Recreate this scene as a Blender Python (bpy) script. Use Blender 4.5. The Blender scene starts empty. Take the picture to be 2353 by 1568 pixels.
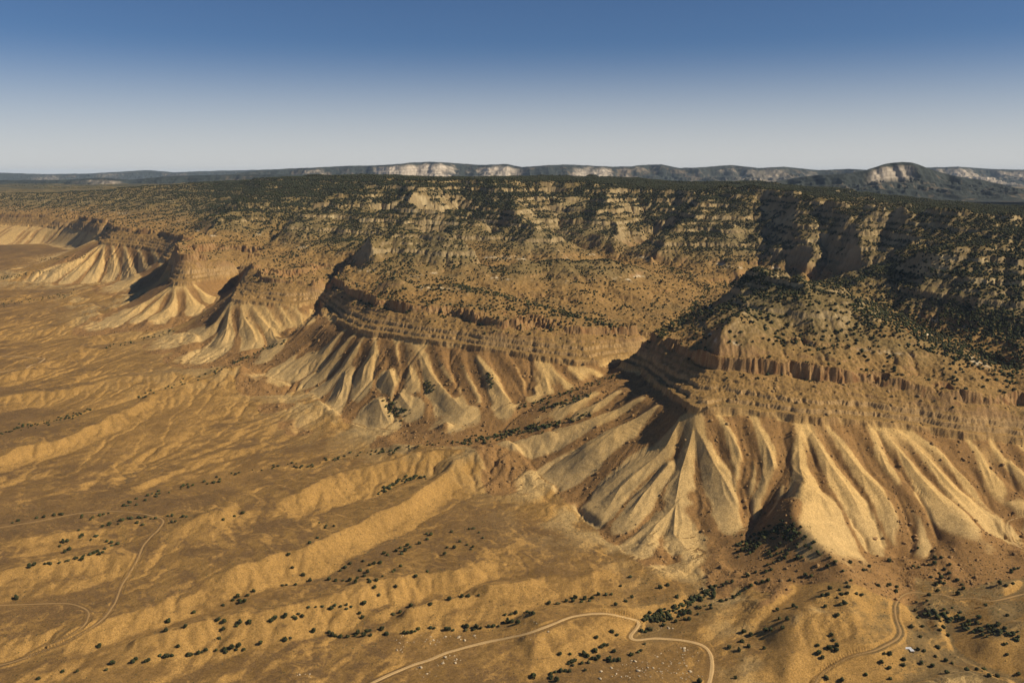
import bpy, math, random, time
import numpy as np

T0 = time.time()
R = math.radians
scene = bpy.context.scene

# ------------------------------------------------------------------ camera, sky, sun, exposure
W0, H0 = 2352.0, 1568.0                     # frame units in which the layout below was measured
FOC = W0 * 0.8660254                        # 60 degrees across
PITCH = math.atan((H0 / 2 - 402.0) / FOC)   # the level horizon sits at 402 of 1568
cam_d = bpy.data.cameras.new("camera")
cam_d.sensor_width = 36.0
cam_d.lens = 36.0 * 0.8660254
cam_d.clip_start = 1.0
cam_d.clip_end = 200000.0
cam = bpy.data.objects.new("camera", cam_d)
scene.collection.objects.link(cam)
cam.location = (0, 0, 0)                    # heights below are counted from the aircraft
cam.rotation_euler = (math.pi / 2 - PITCH, 0, 0)
scene.camera = cam

SUN_EL, SUN_AZ = 39.0, 12.0                 # azimuth: degrees behind pure right
sun_to = np.array([math.cos(R(SUN_EL)) * math.cos(R(SUN_AZ)),
                   -math.cos(R(SUN_EL)) * math.sin(R(SUN_AZ)), math.sin(R(SUN_EL))])
world = bpy.data.worlds.new("World")
scene.world = world
world.use_nodes = True
wn = world.node_tree
wn.nodes.clear()
sky = wn.nodes.new("ShaderNodeTexSky")
sky.sky_type = 'NISHITA'
sky.sun_disc = False
sky.sun_elevation = R(SUN_EL)
sky.sun_rotation = R(90.0 + SUN_AZ)         # clockwise from +Y
sky.altitude = 1500.0
sky.air_density = 0.85
sky.dust_density = 0.3
sky.ozone_density = 8.0
bg = wn.nodes.new("ShaderNodeBackground")
bg.inputs["Strength"].default_value = 0.050
wo = wn.nodes.new("ShaderNodeOutputWorld")
# dust low over the desert pales the sky towards the horizon
tcw = wn.nodes.new("ShaderNodeTexCoord"); sxyz = wn.nodes.new("ShaderNodeSeparateXYZ")
wn.links.new(tcw.outputs["Generated"], sxyz.inputs[0])
dm = wn.nodes.new("ShaderNodeMapRange"); dm.interpolation_type = 'SMOOTHSTEP'
dm.inputs[1].default_value = -0.02; dm.inputs[2].default_value = 0.145; dm.inputs[3].default_value = 0.92; dm.inputs[4].default_value = 0.0
wn.links.new(sxyz.outputs["Z"], dm.inputs[0])
dmx = wn.nodes.new("ShaderNodeMix"); dmx.data_type = 'RGBA'
dmx.inputs[7].default_value = (10.5, 10.2, 9.8, 1)
wn.links.new(dm.outputs[0], dmx.inputs[0]); wn.links.new(sky.outputs[0], dmx.inputs[6])
wn.links.new(dmx.outputs[2], bg.inputs[0])
wn.links.new(bg.outputs[0], wo.inputs[0])

sun_d = bpy.data.lights.new("sun", 'SUN')
sun_d.energy = 5.0
sun_d.angle = R(0.5)
sun_d.color = (1.0, 0.865, 0.64)
sun = bpy.data.objects.new("sun", sun_d)
scene.collection.objects.link(sun)
from mathutils import Vector
sun.rotation_euler = Vector(sun_to).to_track_quat('Z', 'Y').to_euler()
sun.location = (800, -200, 900)

scene.view_settings.view_transform = 'Standard'
scene.view_settings.look = 'None'
scene.view_settings.exposure = 0.34
scene.view_settings.gamma = 1.0
scene.view_settings.use_curve_mapping = False

# ------------------------------------------------------------------ numpy helpers
rng = np.random.default_rng(11)
CS, SN = math.cos(PITCH), math.sin(PITCH)

def ray(px, py):
    xc = (np.asarray(px, float) - W0 / 2) / FOC
    yc = (H0 / 2 - np.asarray(py, float)) / FOC
    return xc, CS + yc * SN, -SN + yc * CS

def at(px, py, v):
    """a point of the place: v < 0 is its height under the aircraft, v > 0 its distance ahead"""
    dx, dy, dz = ray(px, py)
    t = v / dz if v < 0 else v / dy
    return (float(dx * t), float(dy * t), float(dz * t))

def to_frame(x, y, z):
    f = y * CS - z * SN
    u = y * SN + z * CS
    return W0 / 2 + FOC * x / f, H0 / 2 - FOC * u / f

def _hash(ix, iy, seed):
    h = (ix.astype(np.uint32) * np.uint32(374761393) + iy.astype(np.uint32) * np.uint32(668265263)
         + np.uint32((seed * 2246822519) & 0xffffffff))
    h = (h ^ (h >> np.uint32(13))) * np.uint32(1274126177)
    h = h ^ (h >> np.uint32(16))
    return h

def perlin(x, y, seed=0):
    x = np.asarray(x, np.float32); y = np.asarray(y, np.float32)
    xi = np.floor(x).astype(np.int32); yi = np.floor(y).astype(np.int32)
    xf = x - xi; yf = y - yi
    u = xf * xf * xf * (xf * (xf * 6 - 15) + 10)
    v = yf * yf * yf * (yf * (yf * 6 - 15) + 10)
    def g(ix, iy, fx, fy):
        a = (_hash(ix, iy, seed) & np.uint32(1023)).astype(np.float32) * np.float32(2 * math.pi / 1024)
        return np.cos(a) * fx + np.sin(a) * fy
    n00 = g(xi, yi, xf, yf); n10 = g(xi + 1, yi, xf - 1, yf)
    n01 = g(xi, yi + 1, xf, yf - 1); n11 = g(xi + 1, yi + 1, xf - 1, yf - 1)
    a = n00 + u * (n10 - n00); b = n01 + u * (n11 - n01)
    return (a + v * (b - a)) * np.float32(1.5)

def fbm(x, y, wl, octv, seed=0, gain=0.5):
    s = 0; a = 1.0; f = 1.0 / wl; n = 0
    for i in range(octv):
        s = s + a * perlin(x * f + 17.3 * i, y * f - 9.1 * i, seed + i * 7)
        n += a; a *= gain; f *= 2.03
    return s / n

def ridged(x, y, wl, octv, seed=0, gain=0.5):
    s = 0; a = 1.0; f = 1.0 / wl; n = 0
    for i in range(octv):
        s = s + a * (1 - 2 * np.abs(perlin(x * f + 5.3 * i, y * f + 3.7 * i, seed + i * 5)))
        n += a; a *= gain; f *= 2.1
    return s / n

def sstep(a, b, x):
    t = np.clip((x - a) / (b - a), 0, 1)
    return t * t * (3 - 2 * t)

class Grid:
    """a regular height sheet: x0, y0, cell, ny x nx"""
    def __init__(s, x0, x1, y0, y1, c):
        s.x0, s.y0, s.c = x0, y0, c
        s.nx = int((x1 - x0) / c) + 1; s.ny = int((y1 - y0) / c) + 1
        s.x1 = x0 + (s.nx - 1) * c; s.y1 = y0 + (s.ny - 1) * c
        s.X, s.Y = np.meshgrid(x0 + np.arange(s.nx) * c, y0 + np.arange(s.ny) * c)
        s.X = s.X.astype(np.float32); s.Y = s.Y.astype(np.float32)
    def sample(s, A, x, y):
        fx = np.clip((x - s.x0) / s.c, 0, s.nx - 1.001); fy = np.clip((y - s.y0) / s.c, 0, s.ny - 1.001)
        ix = fx.astype(np.int32); iy = fy.astype(np.int32)
        tx = (fx - ix).astype(np.float32); ty = (fy - iy).astype(np.float32)
        a = A[iy, ix] * (1 - tx) + A[iy, ix + 1] * tx
        b = A[iy + 1, ix] * (1 - tx) + A[iy + 1, ix + 1] * tx
        return a * (1 - ty) + b * ty
    def inside(s, x, y, m=0):
        return (x > s.x0 + m) & (x < s.x1 - m) & (y > s.y0 + m) & (y < s.y1 - m)

def raster(g, lines):
    """lines of (x, y, v) points -> summed value and count per cell"""
    val = np.zeros((g.ny, g.nx)); cnt = np.zeros((g.ny, g.nx))
    for L in lines:
        for a, b in zip(L[:-1], L[1:]):
            n = max(2, int(math.hypot(b[0] - a[0], b[1] - a[1]) / (g.c * 0.5)) + 1)
            t = np.linspace(0, 1, n)
            ix = np.rint((a[0] + (b[0] - a[0]) * t - g.x0) / g.c).astype(int)
            iy = np.rint((a[1] + (b[1] - a[1]) * t - g.y0) / g.c).astype(int)
            v = a[2] + (b[2] - a[2]) * t
            ok = (ix >= 0) & (iy >= 0) & (ix < g.nx) & (iy < g.ny)
            np.add.at(val, (iy[ok], ix[ok]), v[ok]); np.add.at(cnt, (iy[ok], ix[ok]), 1)
    return val, cnt

def relax(val, cnt, cell, lam=0.0, iters=60):
    """membrane through the lines, coarse to fine; lam: length over which it falls back to zero"""
    pyr = [(val, cnt, cell)]
    while min(pyr[-1][0].shape) > 24:
        v, c, h = pyr[-1]
        ny, nx = (v.shape[0] + 1) // 2 * 2, (v.shape[1] + 1) // 2 * 2
        vp = np.zeros((ny, nx)); cp = np.zeros((ny, nx))
        vp[:v.shape[0], :v.shape[1]] = v; cp[:v.shape[0], :v.shape[1]] = c
        f = lambda a: a[0::2, 0::2] + a[1::2, 0::2] + a[0::2, 1::2] + a[1::2, 1::2]
        pyr.append((f(vp), f(cp), h * 2))
    z = None
    for v, c, h in reversed(pyr):
        m = c > 0
        k = np.where(m, v / np.maximum(c, 1e-9), 0).astype(np.float32)
        if z is None:
            z = np.full(v.shape, k[m].mean() if (m.any() and lam == 0) else 0, np.float32); it = 800
        else:
            zz = np.repeat(np.repeat(z, 2, 0), 2, 1)
            p = np.pad(zz, 1, mode='edge')
            zz = (p[:-2, 1:-1] + p[2:, 1:-1] + p[1:-1, :-2] + p[1:-1, 2:] + 4 * zz) / 8
            z = zz[:v.shape[0], :v.shape[1]].copy(); it = iters
        d = 1.0 / (1.0 + (h * h / (4 * lam * lam) if lam else 0))
        z[m] = k[m]
        for i in range(it):
            p = np.pad(z, 1, mode='edge')
            n = (p[:-2, 1:-1] + p[2:, 1:-1] + p[1:-1, :-2] + p[1:-1, 2:]) * np.float32(0.25 * d)
            z += np.float32(1.0) * (n - z)
            z[m] = k[m]
    return z

def blur(z, n=1):
    for i in range(n):
        p = np.pad(z, 1, mode='edge')
        z = (p[:-2, 1:-1] + p[2:, 1:-1] + p[1:-1, :-2] + p[1:-1, 2:] + 4 * z) / 8
    return z

OFF8 = [(0, 1), (1, 1), (1, 0), (1, -1), (0, -1), (-1, -1), (-1, 0), (-1, 1)]

def receivers(z, cell):
    ny, nx = z.shape
    p = np.pad(z, 1, mode='constant', constant_values=1e9)
    best = np.zeros(z.shape, np.float32); rec = np.arange(ny * nx).reshape(ny, nx).copy()
    dist = np.full(z.shape, cell, np.float32)
    idx = np.arange(ny * nx).reshape(ny, nx)
    for dy, dx in OFF8:
        d = cell * math.hypot(dx, dy)
        s = (z - p[1 + dy:1 + dy + ny, 1 + dx:1 + dx + nx]) / d
        m = s > best
        best[m] = s[m]; rec[m] = idx[m] + dy * nx + dx; dist[m] = d
    return rec.ravel(), dist.ravel()

def flow_area(rec, cell, w=None):
    n = rec.size
    r = rec.copy(); me = np.arange(n); root = r == me
    r[root] = n
    r = np.append(r, n)
    A = np.ones(n + 1) if w is None else np.append(w, 0.0)
    A[n] = 0
    for k in range(13):
        if (r[:n] == n).all(): break
        A = A + np.bincount(r, weights=A, minlength=n + 1)[:n + 1]
        A[n] = 0
        r = r[r]
    return A[:n] * cell * cell

def erode(z, cell, K, steps, dt, diff, tmax=None):
    """implicit stream incision with hill creep; K may vary over the sheet"""
    ny, nx = z.shape
    for s in range(steps):
        for i in range(6):                               # open small closed pits
            p = np.pad(z, 1, mode='edge')
            mn = np.minimum.reduce([p[1 + a:1 + a + ny, 1 + b:1 + b + nx] for a, b in OFF8])
            z = np.maximum(z, mn + 0.01)
        rec, dist = receivers(z, cell)
        A = flow_area(rec, cell)
        kk = (np.broadcast_to(K, z.shape).ravel() * np.sqrt(A) * dt / dist)
        root = rec == np.arange(rec.size)
        kk[root] = 0
        a = z.ravel() / (1 + kk); b = kk / (1 + kk)
        b[root] = 0; a[root] = z.ravel()[root]
        r = rec.copy()
        for k in range(13):
            a = a + b * a[r]; b = b * b[r]; r = r[r]
            if not (b > 1e-7).any(): break
        z = a.reshape(ny, nx).astype(np.float32)
        if diff > 0:
            p = np.pad(z, 1, mode='edge')
            z = z + np.float32(diff) * (p[:-2, 1:-1] + p[2:, 1:-1] + p[1:-1, :-2] + p[1:-1, 2:] - 4 * z) * np.float32(0.25)
    rec, dist = receivers(z, cell)
    return z, flow_area(rec, cell).reshape(ny, nx)

def seg_dist(g, line, reach, along=False):
    """distance from every cell to a polyline, inf beyond reach (and the share of its length run so far)"""
    D = np.full((g.ny, g.nx), 1e9, np.float32)
    S = np.zeros((g.ny, g.nx), np.float32) if along else None
    total = sum(math.hypot(b[0] - a[0], b[1] - a[1]) for a, b in zip(line[:-1], line[1:])) + 1e-6; run = 0.0
    for a, b in zip(line[:-1], line[1:]):
        x0 = int(max(0, (min(a[0], b[0]) - reach - g.x0) / g.c)); x1 = int(min(g.nx, (max(a[0], b[0]) + reach - g.x0) / g.c + 2))
        y0 = int(max(0, (min(a[1], b[1]) - reach - g.y0) / g.c)); y1 = int(min(g.ny, (max(a[1], b[1]) + reach - g.y0) / g.c + 2))
        if x1 <= x0 or y1 <= y0:
            run += math.hypot(b[0] - a[0], b[1] - a[1]); continue
        X = g.X[y0:y1, x0:x1]; Y = g.Y[y0:y1, x0:x1]
        ex, ey = b[0] - a[0], b[1] - a[1]; L2 = ex * ex + ey * ey + 1e-9
        t = np.clip(((X - a[0]) * ex + (Y - a[1]) * ey) / L2, 0, 1)
        d = np.hypot(X - a[0] - t * ex, Y - a[1] - t * ey)
        if along:
            m = d < D[y0:y1, x0:x1]
            S[y0:y1, x0:x1][m] = ((run + t * math.sqrt(L2)) / total)[m]
            run += math.sqrt(L2)
        D[y0:y1, x0:x1] = np.minimum(D[y0:y1, x0:x1], d)
    return (D, S) if along else D
# ------------------------------------------------------------------ the lie of the land
def SL(P, d0, d1, bulge=0.0):
    """a spur (or, bulge < 0, a ravine) running straight down from distance d0 to d1"""
    r = [-ray(*p)[2] / ray(*p)[1] for p in P]
    z0, z1 = -r[0] * d0, -r[-1] * d1
    k = (z1 - z0) / (d1 - d0)
    out = []
    for p, rr in zip(P, r):
        d = (z0 - k * d0) / (-rr - k)
        t = min(1.0, max(0.0, (d - d0) / (d1 - d0)))
        w = at(p[0], p[1], float(d))
        out.append(('w', w[0], w[1], w[2] + bulge * 4 * t * (1 - t)))
    return out

def LZ(P, dz):
    """the same line raised or sunk where it stands"""
    out = []
    for p in P:
        w = at(*p)
        out.append(('w', w[0], w[1], w[2] + dz))
    return out

def W(px, d, z):
    """a point at frame column px, distance d ahead, height z"""
    return ('w', float(px - W0 / 2) / FOC * d, float(d), float(z))

# (frame x, frame y, v): v < 0 height, v > 0 distance ahead.  Rims of the main cliff:
UC = [
 [(2620,985,-297),(2480,955,-290),(2352,934,-280),(2298,925,-276),(2227,913,-271),(2170,905,-267),(2099,888,-262),(2020,872,-256),(1944,861,-251),
  (1848,845,-245),(1730,832,-240),(1652,828,-238),(1600,812,-238),(1560,797,-239),(1512,781,-242),(1507,768,-244)],
 [(1493,769,-255),(1440,766,-252),(1400,762,-250),(1300,757,-244),(1200,748,-239),(1120,735,-235),(1040,718,-231),(960,707,-228),(900,698,-226),
  (857,693,-225),(838,682,-225),(800,662,-223),(775,645,-222),(752,640,-223),(732,650,-224),(690,648,-224),(640,645,-224),(600,640,-223),(583,630,-221),
  (582,612,-214),(590,590,-206),(575,583,-202),(548,592,-206),(520,592,-204),(470,590,-200),(425,588,-196),(412,586,-195),(405,568,-188),(420,545,-182),(380,535,-178),(320,529,-175),(262,522,-172),
  (240,508,-170),(200,502,-170),(100,496,-176),(0,494,-178),(-150,490,-180),(-400,485,-185)],
]
LL = [
 [(2620,1050,-330),(2480,1030,-322),(2352,1012,-316),(2280,1004,-312),(2216,1000,-309),(2174,991,-306),(2121,976,-301),(2050,969,-297),(1979,960,-293),(1926,957,-290),
  (1837,952,-285),(1780,944,-283),(1717,935,-280),(1670,933,-279),(1600,934,-278),(1560,905,-279),(1520,880,-281),(1482,848,-286)],
 [(1470,815,-280),(1424,830,-284),(1318,833,-285),(1250,820,-280),(1180,806,-275),(1100,792,-270),(1020,783,-268),(950,775,-268),(890,765,-268),
  (850,763,-268),(815,752,-266),(775,730,-264),(752,705,-262)],
 [(702,702,-262),(680,700,-261),(600,693,-258),(550,690,-257),(529,687,-256),(545,668,-250),(556,645,-243),(560,628,-236)],
 [(500,640,-251),(470,640,-250),(440,648,-252),(402,652,-255),(392,638,-250),(400,610,-236)],
 [(410,580,-224),(370,571,-219),(300,561,-215),(240,556,-213),(236,548,-211),(235,535,-206)],
 [(205,528,-212),(150,521,-211),(100,517,-211),(0,513,-211),(-150,508,-212)],
]
BASE = [
 # feet of the shale slopes
 [(1060,985,-364),(1160,1015,-372),(1250,1100,-389),(1330,1165,-396),(1420,1250,-399),(1500,1325,-400),(1600,1345,-400),(1662,1300,-397),(1700,1230,-388),(1745,1190,-376)],
 [(1990,1265,-391),(2045,1290,-394),(2070,1271,-392)],
 [(2130,1240,-386),(2160,1260,-388)],
 [(2280,1240,-391),(2352,1225,-392),(2480,1230,-392),(2620,1250,-392)],
 [(700,905,-372),(760,945,-380),(830,985,-386),(900,1000,-388),(950,992,-384),(1000,978,-370),(1070,952,-347)],
 [(600,850,-352),(630,880,-365),(700,905,-372)],
 [(400,760,-334),(450,785,-336),(500,805,-338),(560,812,-340),(625,805,-338)],
 [(210,700,-338),(250,742,-336),(330,747,-334),(370,735,-330)],
 [(40,655,-334),(130,660,-333),(240,655,-332),(330,652,-318)],
 [(-60,565,-285),(100,560,-281),(180,575,-280),(230,585,-285)],
 # valley between the front and the middle nose, and the front nose's left spur
 [(1507,775,-271),(1480,808,-285),(1450,838,-295),(1400,860,-304),(1330,889,-313),(1250,915,-327),(1170,932,-338),(1070,952,-347)],
 [(1482,848,-286),(1420,866,-298),(1334,896,-308),(1250,922,-321),(1192,939,-332),(1120,962,-343),(1060,982,-352)],
 # gorges between the other noses
 [(800,600,-205),(772,640,-230),(737,690,-262),(699,745,-292),(656,780,-322),(603,803,-336),(532,838,-346),(494,857,-352)],
 [(785,705,-252),(775,714,-258),(745,752,-278),(720,782,-301),(680,822,-335)],
 [(585,580,-205),(558,615,-240),(545,650,-268),(515,690,-295),(485,722,-318),(400,757,-334),(330,775,-338)],
 [(470,560,-192),(440,575,-215),(404,623,-262),(370,650,-290),(320,690,-318),(270,715,-328),(200,725,-338)],
 [(300,500,-160),(240,530,-205),(180,570,-268),(80,612,-310),(0,632,-320)],
 # the ridge out from the middle nose to the left
 [(757,695,-256),(730,719,-265),(700,743,-281),(674,767,-299),(640,796,-319)],
 # crown of the front nose
 [(1655,790,-218),(1690,745,-200.5),(1760,710,-188),(1830,690,-180),(1816,660,-169),(1775,636,-163),(1740,622,-160),(1700,624,-164)],
 [(1830,690,-181),(1880,703,-190),(1960,732,-205),(2060,772,-222),(2150,802,-238),(2250,835,-252),(2352,872,-266),(2500,925,-280)],
 [(1740,622,-160),(1800,640,-178),(1850,655,-193),(1903,667,-205)],
 [(1903,667,-206),(1960,686,-218),(2060,724,-235),(2150,770,-253),(2250,820,-268),(2352,858,-278),(2500,915,-290)],
 # right hillside
 [(2620,520,-90),(2480,530,-100),(2352,545,-110),(2270,560,-118),(2200,568,-125),(2100,585,-142),(2040,605,-165),(1980,640,-205),(1930,663,-233)],
 [(2480,660,-176),(2352,650,-175),(2250,640,-172),(2150,660,-190),(2050,680,-210)],
 # canyon behind the front nose
 [(1910,664,-240),(1850,655,-245),(1750,650,-248),(1690,655,-248),(1640,665,-247),(1610,692,-254),(1560,735,-262),(1507,775,-271)],
 [(1910,664,-240),(1992,636,-213),(2010,624,-200),(2085,573,-150),(2150,545,-124),(2250,532,-110)],
 [(1640,665,-246),(1570,628,-230),(1480,603,-218),(1415,592,-211),(1440,577,-200),(1510,552,-178),(1540,512,-140),(1560,485,-112)],
 # middle nose: crest and the valley behind it
 [(862,655,-203),(885,648,-196),(960,655,-203),(1030,662,-209),(1150,688,-221),(1300,724,-236),(1400,745,-245),(1470,760,-251)],
 LZ([(940,630,-196),(990,640,-204),(1100,655,-217),(1200,680,-231),(1350,722,-249),(1440,748,-259),(1505,773,-269)],-6),
 LZ([(1200,625,-203),(1280,620,-203),(1330,622,-206),(1390,630,-213),(1450,642,-222)],24),
 LZ([(976,532,-150),(1032,565,-176),(1100,613,-206),(1154,627,-213),(1300,612,-214),(1415,594,-213)],-22),
 LZ([(840,585,-172),(850,570,-165),(900,550,-150),(976,555,-152),(1045,576,-168),(1085,607,-195)],22),
 LZ([(850,532,-140),(839,550,-158),(806,573,-178),(773,598,-203),(760,640,-226)],-16),
 SL([(1000,412),(950,440),(926,499),(976,515),(1027,520),(1116,532),(1180,560)],2950,2330,42),
 SL([(920,409),(850,455),(789,479),(723,499),(672,520),(630,560)],3080,2420,42),
 SL([(850,420),(810,450),(740,485),(690,505),(640,530),(600,570),(588,578)],3300,2400,-26),
 SL([(640,412),(610,450),(560,490),(500,520),(440,550)],3900,2440,36),
 SL([(560,430),(500,470),(450,505),(425,535)],3950,2620,-26),
 SL([(1290,420),(1270,455),(1290,500),(1330,550),(1400,587)],2950,2330,-38),
 SL([(1150,418),(1150,440),(1180,490),(1230,540),(1290,600)],2950,2140,14),
 SL([(1060,420),(1070,460),(1090,500),(1130,550)],2950,2350,-30),
 SL([(1390,428),(1380,450),(1400,500),(1420,580)],2950,2330,18),
 SL([(1470,440),(1460,480),(1490,530),(1505,550)],2950,2500,-26),
 SL([(1620,445),(1620,470),(1600,505),(1560,532)],2830,2360,20),
 [(1545,535,-151),(1600,530,-148),(1640,540,-154)],
 SL([(1545,535),(1520,560),(1500,590)],2350,2180),
 SL([(1640,540),(1690,590),(1700,640)],2330,1990),
 SL([(1750,440),(1760,480),(1740,540),(1775,610),(1790,646)],2600,1970,-34),
 SL([(1830,448),(1830,480),(1840,530),(1850,590),(1850,646)],2430,1945,18),
 SL([(1895,468),(1900,540),(1915,620),(1918,655)],2240,1895,-28),
 SL([(1965,485),(1960,510),(1960,560),(1968,640)],2140,1880,16),
 SL([(2030,493),(2030,540),(2018,618)],2070,1862,-24),
 [W(835,2215,-176),W(900,2260,-181),W(976,2225,-180),W(1045,2170,-193),W(1075,2110,-205)],
 [W(880,1960,-186),W(960,1930,-186),W(1040,1900,-196)],
 [W(900,2640,-146),W(976,2600,-158),W(1060,2560,-168),W(1130,2480,-178)],
 [W(640,2760,-128),W(723,2740,-136),W(789,2800,-122),W(830,2900,-104)],
 [W(700,2420,-170),W(760,2440,-165),W(815,2380,-170)],
 [W(1420,2440,-222),W(1500,2560,-205),W(1545,2640,-172)],
 # plateau edge and the country behind it
 [(-300,440,4900),(0,450,4600),(200,443,4500),(400,428,4350),(480,422,4200),(490,430,4200),(560,415,4000),(640,412,3900),(790,404,3600),(870,415,3300),(950,409,3100),
  (1000,412,2950),(1100,412,2950),(1200,415,2950),(1300,418,2950),(1400,428,2950),(1500,440,2950),(1600,440,2850),(1700,430,2700),(1800,440,2500),
  (1900,464,2220),(2000,482,2110),(2100,491,1990),(2200,488,1900),(2352,500,1800),(2620,505,1750)],
 [(490,424,5200),(640,412,4900),(790,404,4400),(950,412,4000),(1150,408,4000),(1300,405,4000),(1450,412,4000),(1600,428,4000),(1750,420,3600),(1850,428,3400),(2000,455,3000),(2150,472,2800),(2352,482,2600),(2620,490,2500)],
 [(-300,430,6000),(0,434,6000),(200,432,6000),(480,420,5800),(800,415,5600),(1150,414,5400),(1450,420,5400),(1750,440,4800),(2000,462,3900),(2352,498,3500),(2620,500,3400)],
 [(-400,424,8000),(300,424,8000),(900,424,8000),(1500,440,7000),(2000,460,5200),(2352,490,4600),(2700,500,4500)],
 # open plain
 [(1300,1568,-402),(800,1568,-405),(0,1568,-413)],[(2352,1568,-409),(2000,1568,-408),(1600,1560,-403)],
 [(-300,1700,-418),(1200,1900,-408),(2600,1900,-414)],
 [(0,1300,-408),(300,1250,-405)],[(600,1230,-402),(900,1250,-401)],[(1000,1330,-400),(1200,1330,-400)],
 [(0,1100,-404),(300,1050,-398)],[(560,1010,-390),(640,1000,-391)],[(0,950,-394),(300,900,-376)],[(0,850,-380),(200,820,-364)],
 [(0,780,-368),(250,770,-347)],[(0,700,-350),(120,690,-340)],[(-400,900,-390),(-400,700,-355),(-400,600,-325),(-300,560,-300)],
 [(1750,1400,-396),(1830,1350,-390)],[(1690,1470,-400),(1760,1480,-400)],
 # spurs running out to the right front
 LZ([(1838,1120,-337),(1836,1165,-350),(1850,1200,-358),(1878,1238,-366),(1933,1299,-377),(1959,1347,-384),(1964,1411,-390),(1966,1487,-397)],10),
 LZ([(1852,1405,-390),(1816,1455,-394),(1816,1500,-398),(1802,1555,-402)],9),
 LZ([(2150,1140,-352),(2174,1170,-363),(2205,1195,-369),(2238,1220,-373),(2240,1254,-379),(2246,1284,-386),(2258,1325,-394)],8),
 [(2070,1271,-392),(2075,1322,-396),(2085,1370,-400),(2111,1423,-403),(2162,1482,-406),(2187,1545,-409)],
 [(2120,1375,-398),(2250,1370,-399),(2352,1350,-399)],
 LZ([(2250,1480,-394),(2300,1450,-390),(2352,1430,-386),(2480,1400,-380)],2),
]
# crests of the shale flutes below the front and the middle nose, on the ground
FLUTE = [
 [(1600,939),(1594,975),(1578,1038),(1564,1081),(1552,1152),(1547,1233),(1567,1254),(1595,1289)],
 [(1594,975),(1614,1010),(1639,1063),(1667,1116),(1702,1201)],
 [(1646,939),(1667,982),(1692,1024),(1713,1070),(1706,1120)],
 [(1727,939),(1745,992),(1766,1038),(1779,1081),(1765,1130),(1735,1185)],
 [(1841,955),(1834,1010),(1837,1077),(1851,1116),(1894,1152),(1926,1209)],
 [(1848,960),(1873,1010),(1894,1049),(1936,1116),(1990,1211)],
 [(1894,967),(1926,1017),(1979,1092),(2032,1145),(2068,1209)],
 [(1993,969),(2011,1014),(2043,1092)],
 [(2021,978),(2071,1045),(2121,1109),(2178,1170)],
 [(2050,975),(2121,1045),(2192,1127),(2298,1201)],
 [(2085,982),(2156,1038),(2227,1109),(2334,1180)],
 [(2224,1003),(2248,1038),(2284,1120)],[(2277,1010),(2298,1053),(2352,1085),(2420,1130)],[(2350,1020),(2420,1075),(2500,1140)],
 [(1565,960),(1531,1028),(1477,1081),(1424,1134),(1389,1190)],
 [(1506,939),(1442,985),(1389,1024),(1353,1053),(1290,1090)],
 [(1560,1150),(1510,1210),(1470,1260)],[(1590,1290),(1560,1320)],[(1535,1070),(1480,1140),(1440,1200)],
 [(1470,920),(1400,955),(1330,990),(1262,1030)],[(1420,900),(1370,930),(1330,945)],[(1370,905),(1330,925),(1300,938)],
 # middle nose
 [(862,763),(860,816),(837,847),(827,892)],[(839,763),(824,791),(779,857),(728,905)],[(794,850),(786,903),(768,943)],
 [(905,768),(920,809),(943,860),(948,890)],[(938,771),(969,816),(991,865),(1027,905),(1067,946)],
 [(971,783),(1002,829),(1027,880)],[(1052,837),(1070,880),(1080,918)],[(1093,819),(1116,854),(1141,887),(1169,928)],
 [(1192,834),(1225,882),(1233,912)],[(1238,824),(1253,867),(1260,900)],[(1250,826),(1276,859),(1306,888)],[(1344,844),(1375,862)],[(1310,840),(1335,870)],
 [(895,857),(905,890),(925,925),(945,950)],[(815,765),(770,815),(715,870)],[(790,760),(740,815),(680,860)],[(870,930),(880,960),(895,985)],
 # third and fourth nose
 [(530,692),(524,730),(518,770),(505,800)],[(524,700),(490,745),(450,775)],[(553,692),(560,730),(580,765),(590,800)],[(575,694),(595,730),(625,765),(640,790)],
 [(605,697),(625,735),(645,765)],[(640,700),(655,725),(670,750)],[(675,703),(690,725),(700,745)],[(715,710),(720,735)],
 [(402,655),(400,690),(385,715),(360,735)],[(396,655),(360,695),(320,730)],[(392,655),(330,700),(280,735)],[(420,652),(435,680),(450,705)],[(445,650),(460,670),(480,690)],
 [(240,558),(236,590),(222,625),(210,650)],[(238,558),(205,600),(165,640)],[(235,558),(170,610),(110,645)],[(258,560),(262,590),(262,620),(250,645)],[(285,563),(292,590),(300,620),(310,640)],
 [(315,566),(325,590),(345,615)],[(345,570),(360,590),(370,610)],[(380,575),(385,590)],
]
# rubble-choked gullies between them
GULLY = [
 (8,[(1697,962),(1706,1010),(1719,1046),(1706,1117),(1718,1200)]),(9,[(1802,972),(1797,1074),(1752,1180),(1725,1230)]),(11,[(1938,965),(2014,1074),(2068,1152),(2088,1200),(2075,1265)]),
 (10,[(2150,985),(2202,1063),(2263,1134),(2334,1190)]),(8,[(1478,1000),(1442,1014),(1406,1046),(1371,1088),(1332,1152)]),(7,[(2310,1012),(2340,1060),(2400,1110)]),
 (7,[(922,785),(930,850),(907,910)]),(7,[(985,795),(1005,850),(1045,905)]),(9,[(1030,800),(1060,870),(1085,920)]),(9,[(1130,812),(1160,870),(1185,915)]),(8,[(1212,815),(1214,850),(1218,900)]),(8,[(1075,805),(1100,870),(1120,925)]),
 (10,[(795,705),(745,752),(690,815)]),(6,[(735,700),(699,745),(660,785)]),(6,[(1180,815),(1205,860),(1225,880)]),(6,[(1290,845),(1320,875)]),
]
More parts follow.
